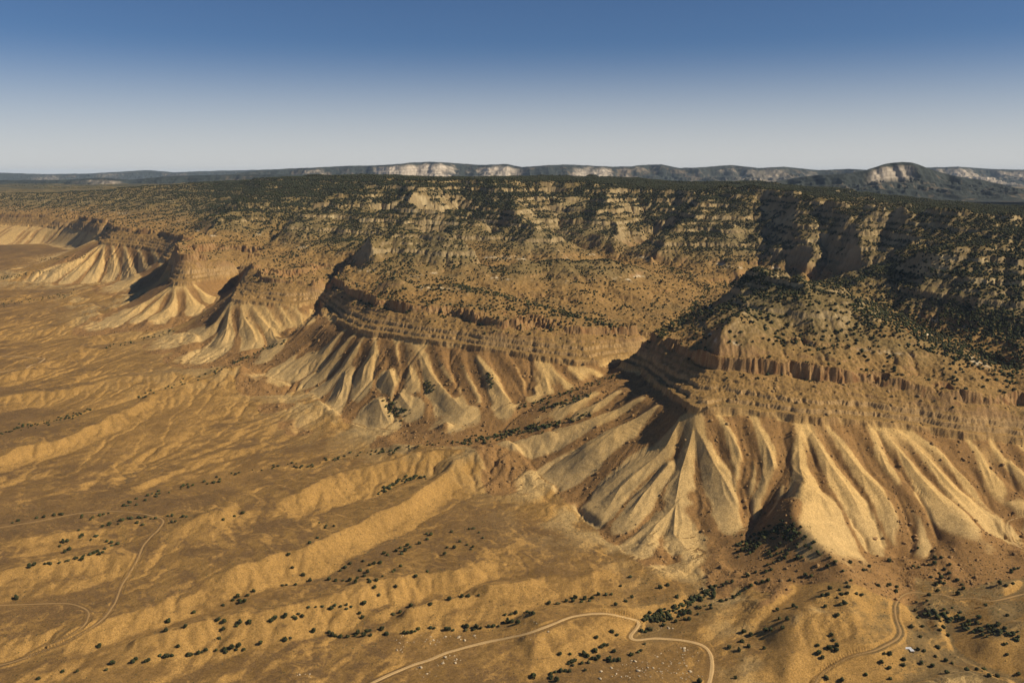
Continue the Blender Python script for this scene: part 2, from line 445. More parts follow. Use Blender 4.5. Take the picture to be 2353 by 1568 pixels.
# low scarps on the plain: crest (height above the plain) and foot / wash lines, on the ground
SCARP = [
 (14,[(596,1423),(659,1413),(710,1393),(773,1385),(837,1352),(913,1352),(951,1335),(1047,1332),(1100,1330)]),
 (-2,[(480,1500),(560,1490),(621,1478),(690,1462),(738,1449),(758,1461),(811,1461),(849,1444),(925,1454),(989,1441),(1078,1444),(1136,1439),(1192,1413),(1260,1385),(1319,1378),(1369,1365),(1420,1370)]),
 (12,[(310,1480),(400,1462),(480,1440),(540,1430),(596,1423)]),(-1,[(180,1540),(300,1530),(400,1512),(480,1500)]),
 (-1,[(862,1439),(900,1408),(951,1390),(971,1373),(1014,1375),(1065,1370),(1103,1365)]),
 (12,[(925,1411),(989,1385),(1052,1375),(1103,1363),(1192,1357),(1230,1340)]),
 (17,[(1268,1022),(1229,1031),(1176,1049),(1105,1067),(1052,1082),(1009,1116),(970,1148),(914,1187),(875,1197),(811,1238),(761,1259),(697,1292),(652,1297),(596,1322),(520,1340)]),
 (0,[(1275,1076),(1222,1115),(1140,1128),(1070,1138),(1020,1145),(990,1175),(926,1223),(870,1246),(837,1266),(789,1286),(773,1308),(710,1334),(647,1344),(596,1360),(520,1376)]),
 (-2,[(1353,950),(1300,967),(1229,982),(1140,1003),(1069,1013),(976,1022),(862,1040),(799,1045),(710,1070),(596,1075),(507,1103),(444,1112),(350,1140),(280,1160),(230,1195)]),
 (15,[(1000,1062),(930,1070),(860,1085),(790,1098),(740,1122),(700,1150),(650,1165)]),(0,[(990,1095),(928,1101),(871,1131),(800,1150),(740,1172),(690,1192)]),
 (14,[(0,1065),(40,1042),(96,1029),(127,1029),(165,1014),(210,996),(228,989),(253,968),(317,948),(337,928),(345,915),(380,908),(444,890),(520,867),(558,859)]),
 (0,[(0,1090),(40,1075),(76,1054),(147,1041),(190,1026),(241,1003),(317,972),(355,947),(431,937),(500,925),(558,914)]),
 (12,[(0,925),(63,913),(127,910),(177,903),(241,885),(279,875),(292,880)]),(0,[(0,953),(63,940),(120,938),(177,937),(253,925),(297,910)]),
 (-2,[(596,824),(532,834),(494,857),(456,867),(393,887),(342,903),(299,915),(241,933),(210,940),(157,960),(76,976),(0,993)]),
 (13,[(0,872),(89,849),(114,839),(152,832),(177,814),(195,791),(228,778)]),(0,[(0,888),(114,868),(152,858),(203,836),(230,815)]),
 (11,[(0,781),(101,766),(120,758),(177,740)]),(0,[(0,795),(101,783),(142,772),(190,760)]),
 (10,[(322,877),(368,859),(393,867)]),(0,[(330,900),(370,890),(410,880)]),
 (22,[(440,1225),(494,1200),(520,1208)]),
 (13,[(0,1337),(63,1320),(152,1299),(228,1285),(292,1292)]),(0,[(0,1390),(63,1378),(152,1368),(228,1340),(280,1325)]),
 (9,[(60,1250),(150,1235),(230,1222),(330,1205)]),(0,[(60,1285),(150,1268),(230,1250)]),
 (9,[(160,1460),(230,1440),(300,1420),(380,1395),(460,1375)]),(0,[(180,1490),(260,1470),(340,1445),(440,1415),(560,1390)]),
 (10,[(1060,1300),(1105,1268),(1150,1275),(1190,1255)]),(0,[(1075,1345),(1120,1335),(1180,1330)]),
 (9,[(1200,1345),(1270,1330),(1330,1335),(1400,1320)]),
 (8,[(1190,1420),(1290,1400),(1378,1402),(1440,1412),(1540,1385)]),
 (10,[(1300,1452),(1210,1470),(1230,1510)]),
 (-4,[(1200,1568),(1290,1530),(1370,1505),(1410,1470),(1480,1420),(1560,1400),(1640,1365)]),
 (14,[(150,620),(60,632)]),(8,[(0,690),(90,676)]),(8,[(0,735),(110,720)]),
]
# ------------------------------------------------------------------ height sheets
def world_lines(L):
    return [[p[1:] if p[0] == 'w' else at(*p) for p in l] for l in L]

wUC, wLL, wB = world_lines(UC), world_lines(LL), world_lines(BASE)
G1 = Grid(-5600, 5200, 260, 8200, 12.0)
G2 = Grid(-1760, 1330, 420, 3060, 3.0)

def base_sheet(g, edge=None):
    v, c = raster(g, wUC + wLL + wB)
    if edge is not None:
        m = np.zeros(v.shape, bool); m[0] = m[-1] = True; m[:, 0] = m[:, -1] = True
        v[m] = edge[m]; c[m] = 1
    return v, c

v, c = base_sheet(G1)
B1 = blur(relax(v, c, G1.c, iters=60), 2)
v, c = base_sheet(G2, G1.sample(B1, G2.X, G2.Y))
B2 = blur(relax(v, c, G2.c, iters=70), 6)
def wander(g, B, amt):
    x = g.X + amt * (fbm(g.X, g.Y, 210, 2, 81) * 46 + fbm(g.X, g.Y, 70, 2, 82) * 20)
    y = g.Y + amt * (fbm(g.X, g.Y, 210, 2, 83) * 46 + fbm(g.X, g.Y, 70, 2, 84) * 20)
    return g.sample(B, x, y)
v, c = raster(G1, wUC); SU1 = blur(relax(v, c, G1.c, iters=40), 30)
v, c = raster(G1, wLL); SL1 = blur(relax(v, c, G1.c, iters=40), 30)
SL1 = np.minimum(SL1, SU1 - 18)

def blend2(A1, A2, x, y, m=60.0):
    a = G1.sample(A1, x, y)
    e = np.minimum.reduce([x - G2.x0, G2.x1 - x, y - G2.y0, G2.y1 - y]) / m
    w = np.clip(e, 0, 1).astype(np.float32)
    b = G2.sample(A2, x, y)
    return a + (b - a) * w

def ground_hit(px, py, A1=None, A2=None, near=380.0, far=7800.0):
    """where the line of sight through a frame point first meets the ground"""
    A1 = B1 if A1 is None else A1; A2 = B2 if A2 is None else A2
    dx, dy, dz = ray(np.asarray(px, float), np.asarray(py, float))
    dx, dy, dz = np.broadcast_arrays(np.atleast_1d(dx), np.atleast_1d(dy), np.atleast_1d(dz))
    d = near * (far / near) ** np.linspace(0, 1, 900)
    T = d[:, None] / dy[None]
    X = dx * T; Y = dy * T; Z = dz * T
    H = blend2(A1, A2, X, Y)
    under = Z <= H
    i = np.argmax(under, 0); i = np.where(under.any(0), np.maximum(i, 1), len(d) - 1)
    k = np.arange(dx.size)
    g1 = (Z - H)[i - 1, k]; g2 = (Z - H)[i, k]
    f = np.clip(g1 / np.where(np.abs(g1 - g2) < 1e-6, 1e-6, g1 - g2), 0, 1)
    t = T[i - 1, k] + (T[i, k] - T[i - 1, k]) * f
    return np.stack([dx * t, dy * t, dz * t], 1)

def hit_line(L, **kw):
    a = np.array(L, float)
    return [tuple(p) for p in ground_hit(a[:, 0], a[:, 1], **kw)]

def slope_of(z, c):
    gy, gx = np.gradient(z, c)
    return np.hypot(gx, gy)

ucd = np.full((G1.ny, G1.nx), 1e9, np.float32)
for L in wUC: ucd = np.minimum(ucd, seg_dist(G1, L, 420.0))
UCW1 = blur(sstep(230, 110, ucd), 4)

# low scarps and washes of the plain, then the shale flutes
wS = []
for h, L in SCARP:
    wS.append([(p[0], p[1], float(h)) for p in hit_line(L)])
v, c = raster(G2, wS)
OFFS = blur(relax(v, c, G2.c, lam=75.0, iters=70), 4)

q2u = G2.sample  # short name
SU2 = G1.sample(SU1, G2.X, G2.Y); SL2 = G1.sample(SL1, G2.X, G2.Y)
def q_of(z, su, sl):
    """place in the rock column: 0 on the main cliff, -40 on the lower ledges"""
    return np.where(z > su, z - su, (z - su) * (40.0 / np.maximum(su - sl, 5)))

FLINE = [hit_line(L) for L in FLUTE]
NMAIN = len(FLINE)
gf = random.Random(8)
for L in list(FLINE):                                        # smaller ribs branch off the main ones
    tot = sum(math.dist(a[:2], b[:2]) for a, b in zip(L[:-1], L[1:]))
    if tot < 55: continue
    for side in (-1, 1):
        f = gf.uniform(0.22, 0.55) * tot; run = 0.0
        for a, b in zip(L[:-1], L[1:]):
            ln = math.dist(a[:2], b[:2])
            if run + ln >= f and ln > 1:
                t = (f - run) / ln
                ang = math.atan2(b[1] - a[1], b[0] - a[0]) + side * gf.uniform(0.28, 0.5)
                ex, ey = math.cos(ang), math.sin(ang); n = (tot - f) * gf.uniform(0.55, 0.9)
                x, y = a[0] + (b[0] - a[0]) * t + 5 * ex, a[1] + (b[1] - a[1]) * t + 5 * ey
                FLINE.append([(x, y, 0), (x + ex * n * .5, y + ey * n * .5, 0), (x + n * (ex * .96 - ey * .15 * -side), y + n * (ey * .96 + ex * .15 * -side), 0)])
                break
            run += ln
def q2_0(z): return q_of(z, SU2, SL2)
B2 = wander(G2, B2, sstep(8, 45, q2_0(B2)) + 0.55 * sstep(-75, -110, q2_0(B2)))                            # spurs and ravines of the high ground wind
slope2 = blur(slope_of(B2, G2.c), 12)
G6 = Grid(G2.x0, G2.x0 + ((G2.nx - 1) // 6) * 18.0 + 1, G2.y0, G2.y0 + ((G2.ny - 1) // 6) * 18.0 + 1, 18.0)
soft = blur(G6.sample(blur(B2[::6, ::6][:G6.ny, :G6.nx].copy(), 9), G2.X, G2.Y), 8)
spd = np.full((G2.ny, G2.nx), 1e9, np.float32)
for L in wB:
    if L[0][1] < 930 and L[0][0] > 150 and len(L) > 3: spd = np.minimum(spd, seg_dist(G2, L, 90.0))
B2 = B2 + (soft - B2) * sstep(-66, -100, q2_0(B2)) * 0.9 * sstep(25, 75, spd)                # aprons: shale slopes run out softly
D1 = np.full(B2.shape, 1e9, np.float32); D2 = D1.copy()
TPR = np.ones(B2.shape, np.float32)
E1, E2 = D1.copy(), D2.copy()
for L in FLINE:
    d = seg_dist(G2, L, 60.0)
    E2 = np.minimum(E2, np.maximum(E1, d)); E1 = np.minimum(E1, d)
E2 = np.where(E2 > 1e8, np.maximum(E1 * 1.6, 60), E2)
for L in FLINE[:NMAIN]:
    d, sh_ = seg_dist(G2, L, 150.0, True)
    TPR = np.where(d < D1, 1 - 0.75 * sstep(0.72, 1.0, sh_), TPR)
    D2 = np.minimum(D2, np.maximum(D1, d)); D1 = np.minimum(D1, d)
near_fl = D1 < 120
D2 = np.where(D2 > 1e8, np.maximum(D1 * 1.6, 90), D2)
def fold(d1, d2, x, y):
    """height of the folded shale between its crests, and how far towards the gully"""
    d1 = np.abs(d1 + fbm(x, y, 38, 3, 5) * np.minimum(3.5, 0.14 * (d1 + 4)))
    t = d1 / np.maximum(d1 + d2, 1.0)
    sp = np.minimum(d1 + d2, 85.0)
    cut = 0.44 - 0.10 * sstep(40, 62, sp)
    return np.minimum(0.14 * sp, 10.5) * (1 - 4 * np.minimum(t, cut)) * sstep(0, 6, sp), t, sp
FOLDM, tt, span = fold(D1, D2, G2.X, G2.Y)
FOLDS = fold(E1, E2, G2.X, G2.Y)[0]
FOLD2 = 0.72 * FOLDM + 0.62 * FOLDS
q2 = q_of(B2, SU2, SL2)
zone = sstep(-40, -54, q2) * sstep(0.07, 0.17, slope2) * near_fl * (1 - sstep(60, 115, D1))
zone = zone * TPR * (0.22 + 0.78 * sstep(-46, -84, q2))
FL2 = zone * FOLD2
thr = 0.10 + 0.31 * sstep(-50, -105, q2) - 0.04 * sstep(44, 62, span)
RUB2 = (zone > 0.02) * sstep(thr, thr + 0.05, tt + 0.05 * fbm(G2.X, G2.Y, 25, 3, 9)) * sstep(16, 30, span)

GUL = np.zeros(B2.shape, np.float32)
for wd_, L in GULLY:
    GUL = np.maximum(GUL, sstep(wd_ * 1.15, wd_ * 0.55, seg_dist(G2, hit_line(L), 30.0) + 3.0 * fbm(G2.X, G2.Y, 14, 2, 15)))
GUL *= sstep(-40, -50, q2)
RUB2 = np.maximum(RUB2, GUL)

# running water
up2 = sstep(-45, 5, q2)
n2 = fbm(G2.X, G2.Y, 110, 5, 21) * (2.0 + 15.0 * up2) + ridged(G2.X, G2.Y, 105, 3, 33) * 6.0 * sstep(0, 40, q2) + ridged(G2.X, G2.Y, 52, 3, 31) * (0.6 + 3.4 * up2) + fbm(G2.X, G2.Y, 15, 3, 41) * (1.1 + 0.4 * up2)
fm = (slope2 > 0.22).astype(np.float32)[::6, ::6][:G6.ny, :G6.nx].copy()
foot = np.clip(G6.sample(blur(fm, 40), G2.X, G2.Y) * 3.2, 0, 1)
foot = foot * sstep(0.30, 0.16, slope2) * (1 - up2)
MND = foot * (ridged(G2.X, G2.Y, 80, 4, 201, 0.55) * 10.0 - ridged(G2.X, G2.Y, 34, 3, 203, 0.55) * 3.0 + 4.0) * sstep(-0.3, 0.3, fbm(G2.X, G2.Y, 170, 2, 207) + 0.15)
sA, sB = G2.X * 0.52 + G2.Y * 0.85, G2.X * 0.85 - G2.Y * 0.52      # the plain drains towards the near left
plainm = (1 - up2) * sstep(0.34, 0.14, slope2)
LOW = plainm * (1 - 0.6 * sstep(5, 10, OFFS)) * (-ridged(sA / 2.3, sB, 95, 4, 221, 0.55) * 6.5 - ridged(sA / 1.6, sB, 32, 3, 223, 0.55) * 2.8) * (0.10 + 1.0 * sstep(-0.15, 0.35, fbm(G2.X, G2.Y, 260, 2, 225))) * (1 - 0.5 * sstep(1150, 1500, G2.Y))
scarp = sstep(2, 7, OFFS)
SCN = -scarp * (ridged(G2.X + 0.35 * G2.Y, G2.Y * 0.5, 30, 3, 211) * 3.0)
FL2 = FL2 * (1 - 0.75 * GUL) - 3.5 * GUL
Z2 = B2 + OFFS + FL2 + MND + LOW + SCN + n2 * sstep(0.02, 0.25, slope2) + fbm(G2.X, G2.Y, 160, 4, 77) * 4.5 * (1 - up2) * (1 - zone)
shale = sstep(-42, -52, q2) * sstep(0.14, 0.28, slope2)
K2 = 0.028 * plainm + 0.006 + 0.004 * shale + 0.026 * up2 * sstep(0, 14, q2) + 0.03 * sstep(1, 6, OFFS) + 0.02 * foot
Z2, A2 = erode(Z2.astype(np.float32), G2.c, K2, 8, 1.0, 0.10)

q1 = q_of(B1, G1.sample(SU1, G1.X, G1.Y), SL1)
up1 = sstep(-45, 5, q1)
slope1 = blur(slope_of(B1, G1.c), 4)
n1 = fbm(G1.X, G1.Y, 420, 6, 51) * (4 + 22 * up1) + ridged(G1.X, G1.Y, 190, 4, 61) * (1.5 + 7 * up1)
Z1 = B1 + n1 * np.maximum(0.25 + 0.75 * sstep(0.02, 0.2, slope1), 0.62 * sstep(2500, 3100, G1.Y))
Z1, A1 = erode(Z1.astype(np.float32), G1.c, 0.012 + 0.01 * up1, 6, 1.0, 0.2)
print("sheets %.1fs" % (time.time() - T0), B2.min(), B2.max())
# ------------------------------------------------------------------ rock column: thick beds stand as cliffs
BANDS = [(-62, 2.0, 0.6), (-43, 8.5, 1.3), (-34.5, 5.0, 0.8), (-26, 5.0, 0.8), (-17, 2.5, 0.7), (0, 19.0, 1.8), (7.5, 2.4, 0.5), (14, 3.0, 0.9), (26, 4.0, 1.0),
         (41, 3.0, 1.2), (56, 9.0, 1.5), (70, 3.5, 1.0), (84, 8.0, 1.4), (98, 4.0, 1.0), (112, 10.0, 1.6), (126, 4.0, 1.0), (140, 9.0, 1.6), (152, 4.0, 1.0), (164, 11.0, 1.7),
         (182, 6.0, 1.2), (200, 9.0, 1.5), (220, 6.0, 1.2)]
_kx, _ky = [-400.0], [-400.0]
for qc, h, e in BANDS:
    _kx += [qc - e, qc + e]; _ky += [qc - h / 2, qc + h / 2]
_kx.append(600.0); _ky.append(600.0)

def steps(q):
    return np.interp(q, _kx, _ky).astype(np.float32)

def bspline(g, A, x, y):
    fx = np.clip((x - g.x0) / g.c, 1, g.nx - 3.001); fy = np.clip((y - g.y0) / g.c, 1, g.ny - 3.001)
    ix = fx.astype(np.int32); iy = fy.astype(np.int32)
    t = (fx - ix).astype(np.float32); s = (fy - iy).astype(np.float32)
    def w(t):
        return ((1 - t) ** 3 / 6, (3 * t ** 3 - 6 * t * t + 4) / 6, (-3 * t ** 3 + 3 * t * t + 3 * t + 1) / 6, t ** 3 / 6)
    wx_, wy_ = w(t), w(s)
    out = 0
    for j in range(4):
        r = 0
        for i in range(4):
            r = r + A[iy + j - 1, ix + i - 1] * wx_[i]
        out = out + r * wy_[j]
    return out

def height(x, y, full=False):
    """final ground height at any points (flat arrays), and the masks the surface is coloured by"""
    x = np.asarray(x, np.float32); y = np.asarray(y, np.float32)
    e = np.minimum.reduce([x - G2.x0, G2.x1 - x, y - G2.y0, G2.y1 - y]) / 70.0
    w = np.clip(e, 0, 1); w = (w * w * (3 - 2 * w)).astype(np.float32)
    u = bspline(G1, Z1, x, y)
    inn = w > 0
    u[inn] += (bspline(G2, Z2, x[inn], y[inn]) - u[inn]) * w[inn]
    su = G1.sample(SU1, x, y); sl = G1.sample(SL1, x, y)
    sp = np.maximum(su - sl, 5) / 40.0
    q = q_of(u, su, sl)
    hi = sstep(-46, -30, q)
    # alcoves, buttresses and joints along the cliffs; rills on the shale
    q = q + hi * (fbm(x, y, 80, 3, 101) * 7.5 + ridged(x, y, 27, 3, 103, 0.6) * 1.5 + fbm(x, y, 6.5, 2, 105) * 1.6)
    q = q - (1 - hi) * (ridged(x, y, 17, 4, 109, 0.6) * 0.9) * G2.sample(foot + plainm * 0.4, x, y) * (w > 0)
    q = q + fbm(x, y, 9, 3, 107) * (0.35 + 0.5 * hi)
    m = np.clip(0.75 + 1.1 * fbm(x, y, 150, 3, 111) - 0.0, 0.12, 1.15)
    q = q + sstep(-52, -44, q) * sstep(-6, -14, q) * (fbm(x, y, 13, 3, 119) * 2.6 + fbm(x, y, 42, 2, 121) * 2.0)
    m = np.where(q < -10, np.clip(0.95 + 1.3 * fbm(x, y, 48, 3, 117), 0.15, 1.25), m)
    m = m * np.where((y < 1290) & (q > 30), 0.35, 1.0)
    near0 = np.exp(-(q / 12.0) ** 2)
    near0 = near0 * G1.sample(UCW1, x, y)
    m = m * (1 - 0.8 * np.exp(-(q / 12.0) ** 2))
    m = np.maximum(m, near0 * np.clip(0.74 + 1.2 * fbm(x, y, 85, 2, 113) + 0.6 * fbm(x, y, 26, 2, 114), 0.10, 1.15))
    qs = q + m * (steps(q) - q) * sstep(-66, -50, q)
    z = np.where(qs > 0, su + qs, su + qs * sp)
    if not full:
        return z
    return z, q, m, su

# ------------------------------------------------------------------ the ground: one fan-shaped sheet, finer towards the eye
Q = 1.0
NC, NR = int(1750 * Q), int(1850 * Q)
uu = np.linspace(-0.78, 0.78, NC)
yl = np.concatenate([[0], np.cumsum(np.ones(NR - 1))]) / (NR - 1)
dens = lambda d: np.where(d < 2600, 1.0, 0.55) * np.where(d < 620, 0.6, 1.0)
dd = np.exp(np.linspace(math.log(330), math.log(7900), 4000))
cum = np.concatenate([[0], np.cumsum(dens(0.5 * (dd[1:] + dd[:-1])) * np.diff(np.log(dd)))]); cum /= cum[-1]
fwd = np.interp(np.linspace(0, 1, NR), cum, dd)
MX = (fwd[:, None] * uu[None]).astype(np.float32); MY = np.repeat(fwd[:, None], NC, 1).astype(np.float32)
MZ, MQ, MM, MS = [a.reshape(NR, NC) for a in height(MX.ravel(), MY.ravel(), True)]
# the folds again at full sharpness, straight from their crest lines
def crest_dist(lines, pr):
    fd1 = np.full((NR, NC), 1e9, np.float32); fd2 = fd1.copy(); fal = np.zeros((NR, NC), np.float32)
    for li, L in enumerate(lines):
        run = 300.0 * li
        ys_ = [p[1] for p in L]
        R0, R1 = np.searchsorted(fwd, min(ys_) - pr), np.searchsorted(fwd, max(ys_) + pr)
        if R1 <= R0: continue
        d = np.full((R1 - R0, NC), 1e9, np.float32); al = np.zeros((R1 - R0, NC), np.float32)
        for a, b in zip(L[:-1], L[1:]):
            ln_ = math.hypot(b[0] - a[0], b[1] - a[1])
            r0, r1 = np.searchsorted(fwd, min(a[1], b[1]) - pr), np.searchsorted(fwd, max(a[1], b[1]) + pr)
            yl_, yh_ = fwd[min(r0, NR - 1)], fwd[min(r1, NR - 1)]
            x0_, x1_ = min(a[0], b[0]) - pr, max(a[0], b[0]) + pr
            cand = [x0_ / yl_, x0_ / yh_, x1_ / yl_, x1_ / yh_]
            c0 = int(max(0, (min(cand) - uu[0]) / (uu[1] - uu[0]))); c1 = int(min(NC, (max(cand) - uu[0]) / (uu[1] - uu[0]) + 2))
            if r1 > r0 and c1 > c0:
                X_, Y_ = MX[r0:r1, c0:c1], MY[r0:r1, c0:c1]
                ex, ey = b[0] - a[0], b[1] - a[1]
                t_ = np.clip(((X_ - a[0]) * ex + (Y_ - a[1]) * ey) / (ex * ex + ey * ey + 1e-9), 0, 1)
                h_ = np.hypot(X_ - a[0] - t_ * ex, Y_ - a[1] - t_ * ey)
                s_ = d[r0 - R0:r1 - R0, c0:c1]; m_ = h_ < s_
                al[r0 - R0:r1 - R0, c0:c1][m_] = (run + t_ * ln_)[m_]
                np.minimum(s_, h_, out=s_)
            run += ln_
        f1, f2 = fd1[R0:R1], fd2[R0:R1]
        fal[R0:R1] = np.where(d < f1, al, fal[R0:R1])
        fd2[R0:R1] = np.minimum(f2, np.maximum(f1, d)); fd1[R0:R1] = np.minimum(f1, d)
    return fd1, fd2, fal
for lines, amp_, FG in ((FLINE[:NMAIN], 0.72, FOLDM), (FLINE, 0.62, FOLDS)):
    fd1, fd2, fal = crest_dist(lines, 75.0)
    k_ = (fd1 < 60) & (fd2 < 74)
    xk, yk = MX[k_], MY[k_]
    MZ[k_] += G2.sample(zone * (1 - GUL), xk, yk) * amp_ * (fold(fd1[k_], fd2[k_], xk, yk)[0] - bspline(G2, FG, xk, yk))
a_ = fal[k_]; dk = fd1[k_]
rill = ridged((a_ + 0.7 * dk) / 1.0, dk * 0.16, 7.5, 3, 131, 0.6)
MZ[k_] += G2.sample(zone * (1 - GUL), xk, yk) * rill * 0.6 * sstep(1, 9, dk)
print("mesh heights %.1fs" % (time.time() - T0))

def grid_mesh(name, X, Y, Z):
    nr, nc = X.shape
    me = bpy.data.meshes.new(name)
    co = np.empty((nr * nc, 3), np.float32)
    co[:, 0] = X.ravel(); co[:, 1] = Y.ravel(); co[:, 2] = Z.ravel()
    i = np.arange(nr * nc, dtype=np.int32).reshape(nr, nc)
    f = np.stack([i[:-1, :-1], i[:-1, 1:], i[1:, 1:], i[1:, :-1]], -1).reshape(-1, 4)
    me.vertices.add(len(co)); me.vertices.foreach_set("co", co.ravel())
    me.loops.add(f.size); me.loops.foreach_set("vertex_index", f.ravel())
    me.polygons.add(len(f)); me.polygons.foreach_set("loop_start", np.arange(0, f.size, 4, dtype=np.int32))
    me.update(calc_edges=True)
    me.shade_smooth()
    return me

def set_color(me, name, rgb):
    a = me.attributes.new(name, 'FLOAT_COLOR', 'POINT')
    d = np.ones((len(me.vertices), 4), np.float32); d[:, :3] = rgb.reshape(-1, 3)
    a.data.foreach_set("color", d.ravel())

def link(name, me, mat=None, parent=None, **props):
    o = bpy.data.objects.new(name, me)
    scene.collection.objects.link(o)
    if mat is not None: me.materials.append(mat)
    if parent is not None: o.parent = parent
    for k, v in props.items(): o[k] = v
    return o
# ------------------------------------------------------------------ reading the ground sheet, and the dirt roads cut into it
def zs(x, y):
    x = np.asarray(x, float); y = np.asarray(y, float)
    r = np.clip(np.interp(y, fwd, np.arange(NR)), 0, NR - 1.001)
    c = np.clip((x / np.maximum(y, 1) - uu[0]) / (uu[1] - uu[0]), 0, NC - 1.001)
    i = r.astype(int); j = c.astype(int); a = r - i; b = c - j
    return ((MZ[i, j] * (1 - b) + MZ[i, j + 1] * b) * (1 - a) + (MZ[i + 1, j] * (1 - b) + MZ[i + 1, j + 1] * b) * a)

def on_sheet(A, x, y):
    r = np.clip(np.rint(np.interp(y, fwd, np.arange(NR))), 0, NR - 1).astype(int)
    c = np.clip(np.rint((x / np.maximum(y, 1) - uu[0]) / (uu[1] - uu[0])), 0, NC - 1).astype(int)
    return A[r, c]

def hit(px, py):
    """first meeting of a line of sight with the finished ground"""
    dx, dy, dz = ray(np.atleast_1d(np.asarray(px, float)), np.atleast_1d(np.asarray(py, float)))
    dx, dy, dz = np.broadcast_arrays(dx, dy, dz)
    d = 400.0 * (7600 / 400.0) ** np.linspace(0, 1, 1800)
    T = d[:, None] / dy[None]
    X = dx * T; Y = dy * T; Z = dz * T
    H = zs(X, Y)
    under = Z <= H
    i = np.argmax(under, 0); i = np.where(under.any(0), np.maximum(i, 1), len(d) - 1)
    k = np.arange(dx.size)
    g1 = (Z - H)[i - 1, k]; g2 = (Z - H)[i, k]
    f = np.clip(g1 / np.where(np.abs(g1 - g2) < 1e-6, 1e-6, g1 - g2), 0, 1)
    t = T[i - 1, k] + (T[i, k] - T[i - 1, k]) * f
    return np.stack([dx * t, dy * t, dz * t], 1)

# (width in metres, line in the frame)
ROADS = [
 (4.2, [(830,1585),(853,1567),(900,1545),(976,1517),(1040,1492),(1103,1477),(1192,1459),(1255,1436),(1306,1418),(1357,1407),(1385,1405),(1420,1413),(1466,1423),(1473,1431),(1468,1439),
   (1446,1458),(1443,1465),(1456,1471),(1506,1463),(1560,1469),(1610,1474),(1628,1489),(1636,1512),(1636,1538),(1630,1565),(1622,1590)]),
 (2.4, [(2420,1352),(2352,1363),(2314,1373),(2276,1377),(2200,1373),(2149,1363),(2111,1359),(2083,1361),(2065,1370),(2055,1391),(2058,1423),(2070,1449),(2065,1464),(2030,1484),(2010,1492),
   (1966,1500),(1921,1522),(1890,1538),(1878,1560),(1865,1585)]),
 (2.5, [(2400,1175),(2352,1184),(2314,1195),(2309,1203),(2321,1241),(2352,1261),(2400,1280)]),
 (2.6, [(-40,1214),(0,1210),(76,1198),(177,1178),(215,1174),(292,1174),(330,1179),(368,1188),(378,1195),(370,1208),(330,1249),(317,1279),(299,1314),(279,1342),(266,1380),(248,1408),(215,1436),(152,1474),(76,1502),(33,1522),(0,1525),(-40,1530)]),
 (3.4, [(-40,818),(0,818),(38,817),(76,821),(95,823),(106,821),(95,830),(55,846),(0,854),(-40,858)]),
 (2.0, [(-40,1393),(20,1388),(110,1385),(160,1384),(200,1397),(206,1410),(195,1432),(150,1462),(110,1488)]),
]
def smooth_line(P, step):
    P = np.array(P, float)
    d = np.concatenate([[0], np.cumsum(np.hypot(*np.diff(P[:, :2], axis=0).T))])
    n = max(4, int(d[-1] / step))
    t = np.linspace(0, d[-1], n)
    Q_ = np.stack([np.interp(t, d, P[:, i]) for i in range(2)], 1)
    for it in range(int(14 / step) + 4):
        Q_[1:-1] = (Q_[:-2] + 2 * Q_[1:-1] + Q_[2:]) / 4
    return Q_

def run_mean(z, n):
    k = np.ones(n) / n
    return np.convolve(np.pad(z, (n // 2, n - 1 - n // 2), mode='edge'), k, 'valid')

road_lines = []
road_mask = np.zeros((NR, NC), np.float32)
for wdt, L in ROADS:
    a = np.array(L, float)
    # densify in the frame so the road follows the folds of the ground
    s = np.concatenate([[0], np.cumsum(np.hypot(*np.diff(a, axis=0).T))])
    t = np.arange(0, s[-1], 6.0)
    px = np.interp(t, s, a[:, 0]); py = np.interp(t, s, a[:, 1])
    H = hit(px, py)
    keep = [0]
    for i in range(1, len(H)):
        if np.hypot(*(H[i, :2] - H[keep[-1], :2])) < 90: keep.append(i)
    ln = smooth_line(H[keep], 2.5)
    zl = run_mean(zs(ln[:, 0], ln[:, 1]), 15)
    road_lines.append((wdt, np.column_stack([ln, zl])))
    # grade the sheet along it
    reach = wdt / 2 + 4.5
    best = {}
    for (x, y), z in zip(ln, zl):
        r0 = np.searchsorted(fwd, y - reach); r1 = np.searchsorted(fwd, y + reach)
        c0 = int(((x - reach) / y - uu[0]) / (uu[1] - uu[0])); c1 = int(((x + reach) / y - uu[0]) / (uu[1] - uu[0])) + 2
        c0, c1 = max(0, c0), min(NC, c1)
        if r1 <= r0 or c1 <= c0: continue
        dd_ = np.hypot(MX[r0:r1, c0:c1] - x, MY[r0:r1, c0:c1] - y)
        w_ = sstep(reach, wdt / 2 + 0.8, dd_)
        new = w_ > road_mask[r0:r1, c0:c1]
        sub = MZ[r0:r1, c0:c1]
        sub[new] = (sub + (z - 0.25 - sub) * np.clip(w_ * 1.0, 0, 1))[new]
        rm = road_mask[r0:r1, c0:c1]; rm[new] = w_[new]
print("roads %.1fs" % (time.time() - T0))
LRM = np.zeros(B2.shape, np.float32)                        # sage flats below the front nose
for wd_, L in ((75, [(2111,1423),(2162,1482),(2187,1545)]), (60, [(2120,1400),(2220,1420),(2330,1400)]), (50, [(2200,1330),(2290,1340)]), (70, [(2250,1500),(2340,1490)])):
    LRM = np.maximum(LRM, sstep(wd_ * 1.2, wd_ * 0.6, seg_dist(G2, hit_line(L), 100.0)))
for wd_, L in ((34, [(1700,1260),(1760,1290),(1800,1250)]), (28, [(1640,1360),(1560,1400),(1500,1430)]), (26, [(1840,1190),(1850,1240)])):
    LRM = np.maximum(LRM, 0.7 * sstep(wd_ * 1.2, wd_ * 0.6, seg_dist(G2, hit_line(L), 60.0)))
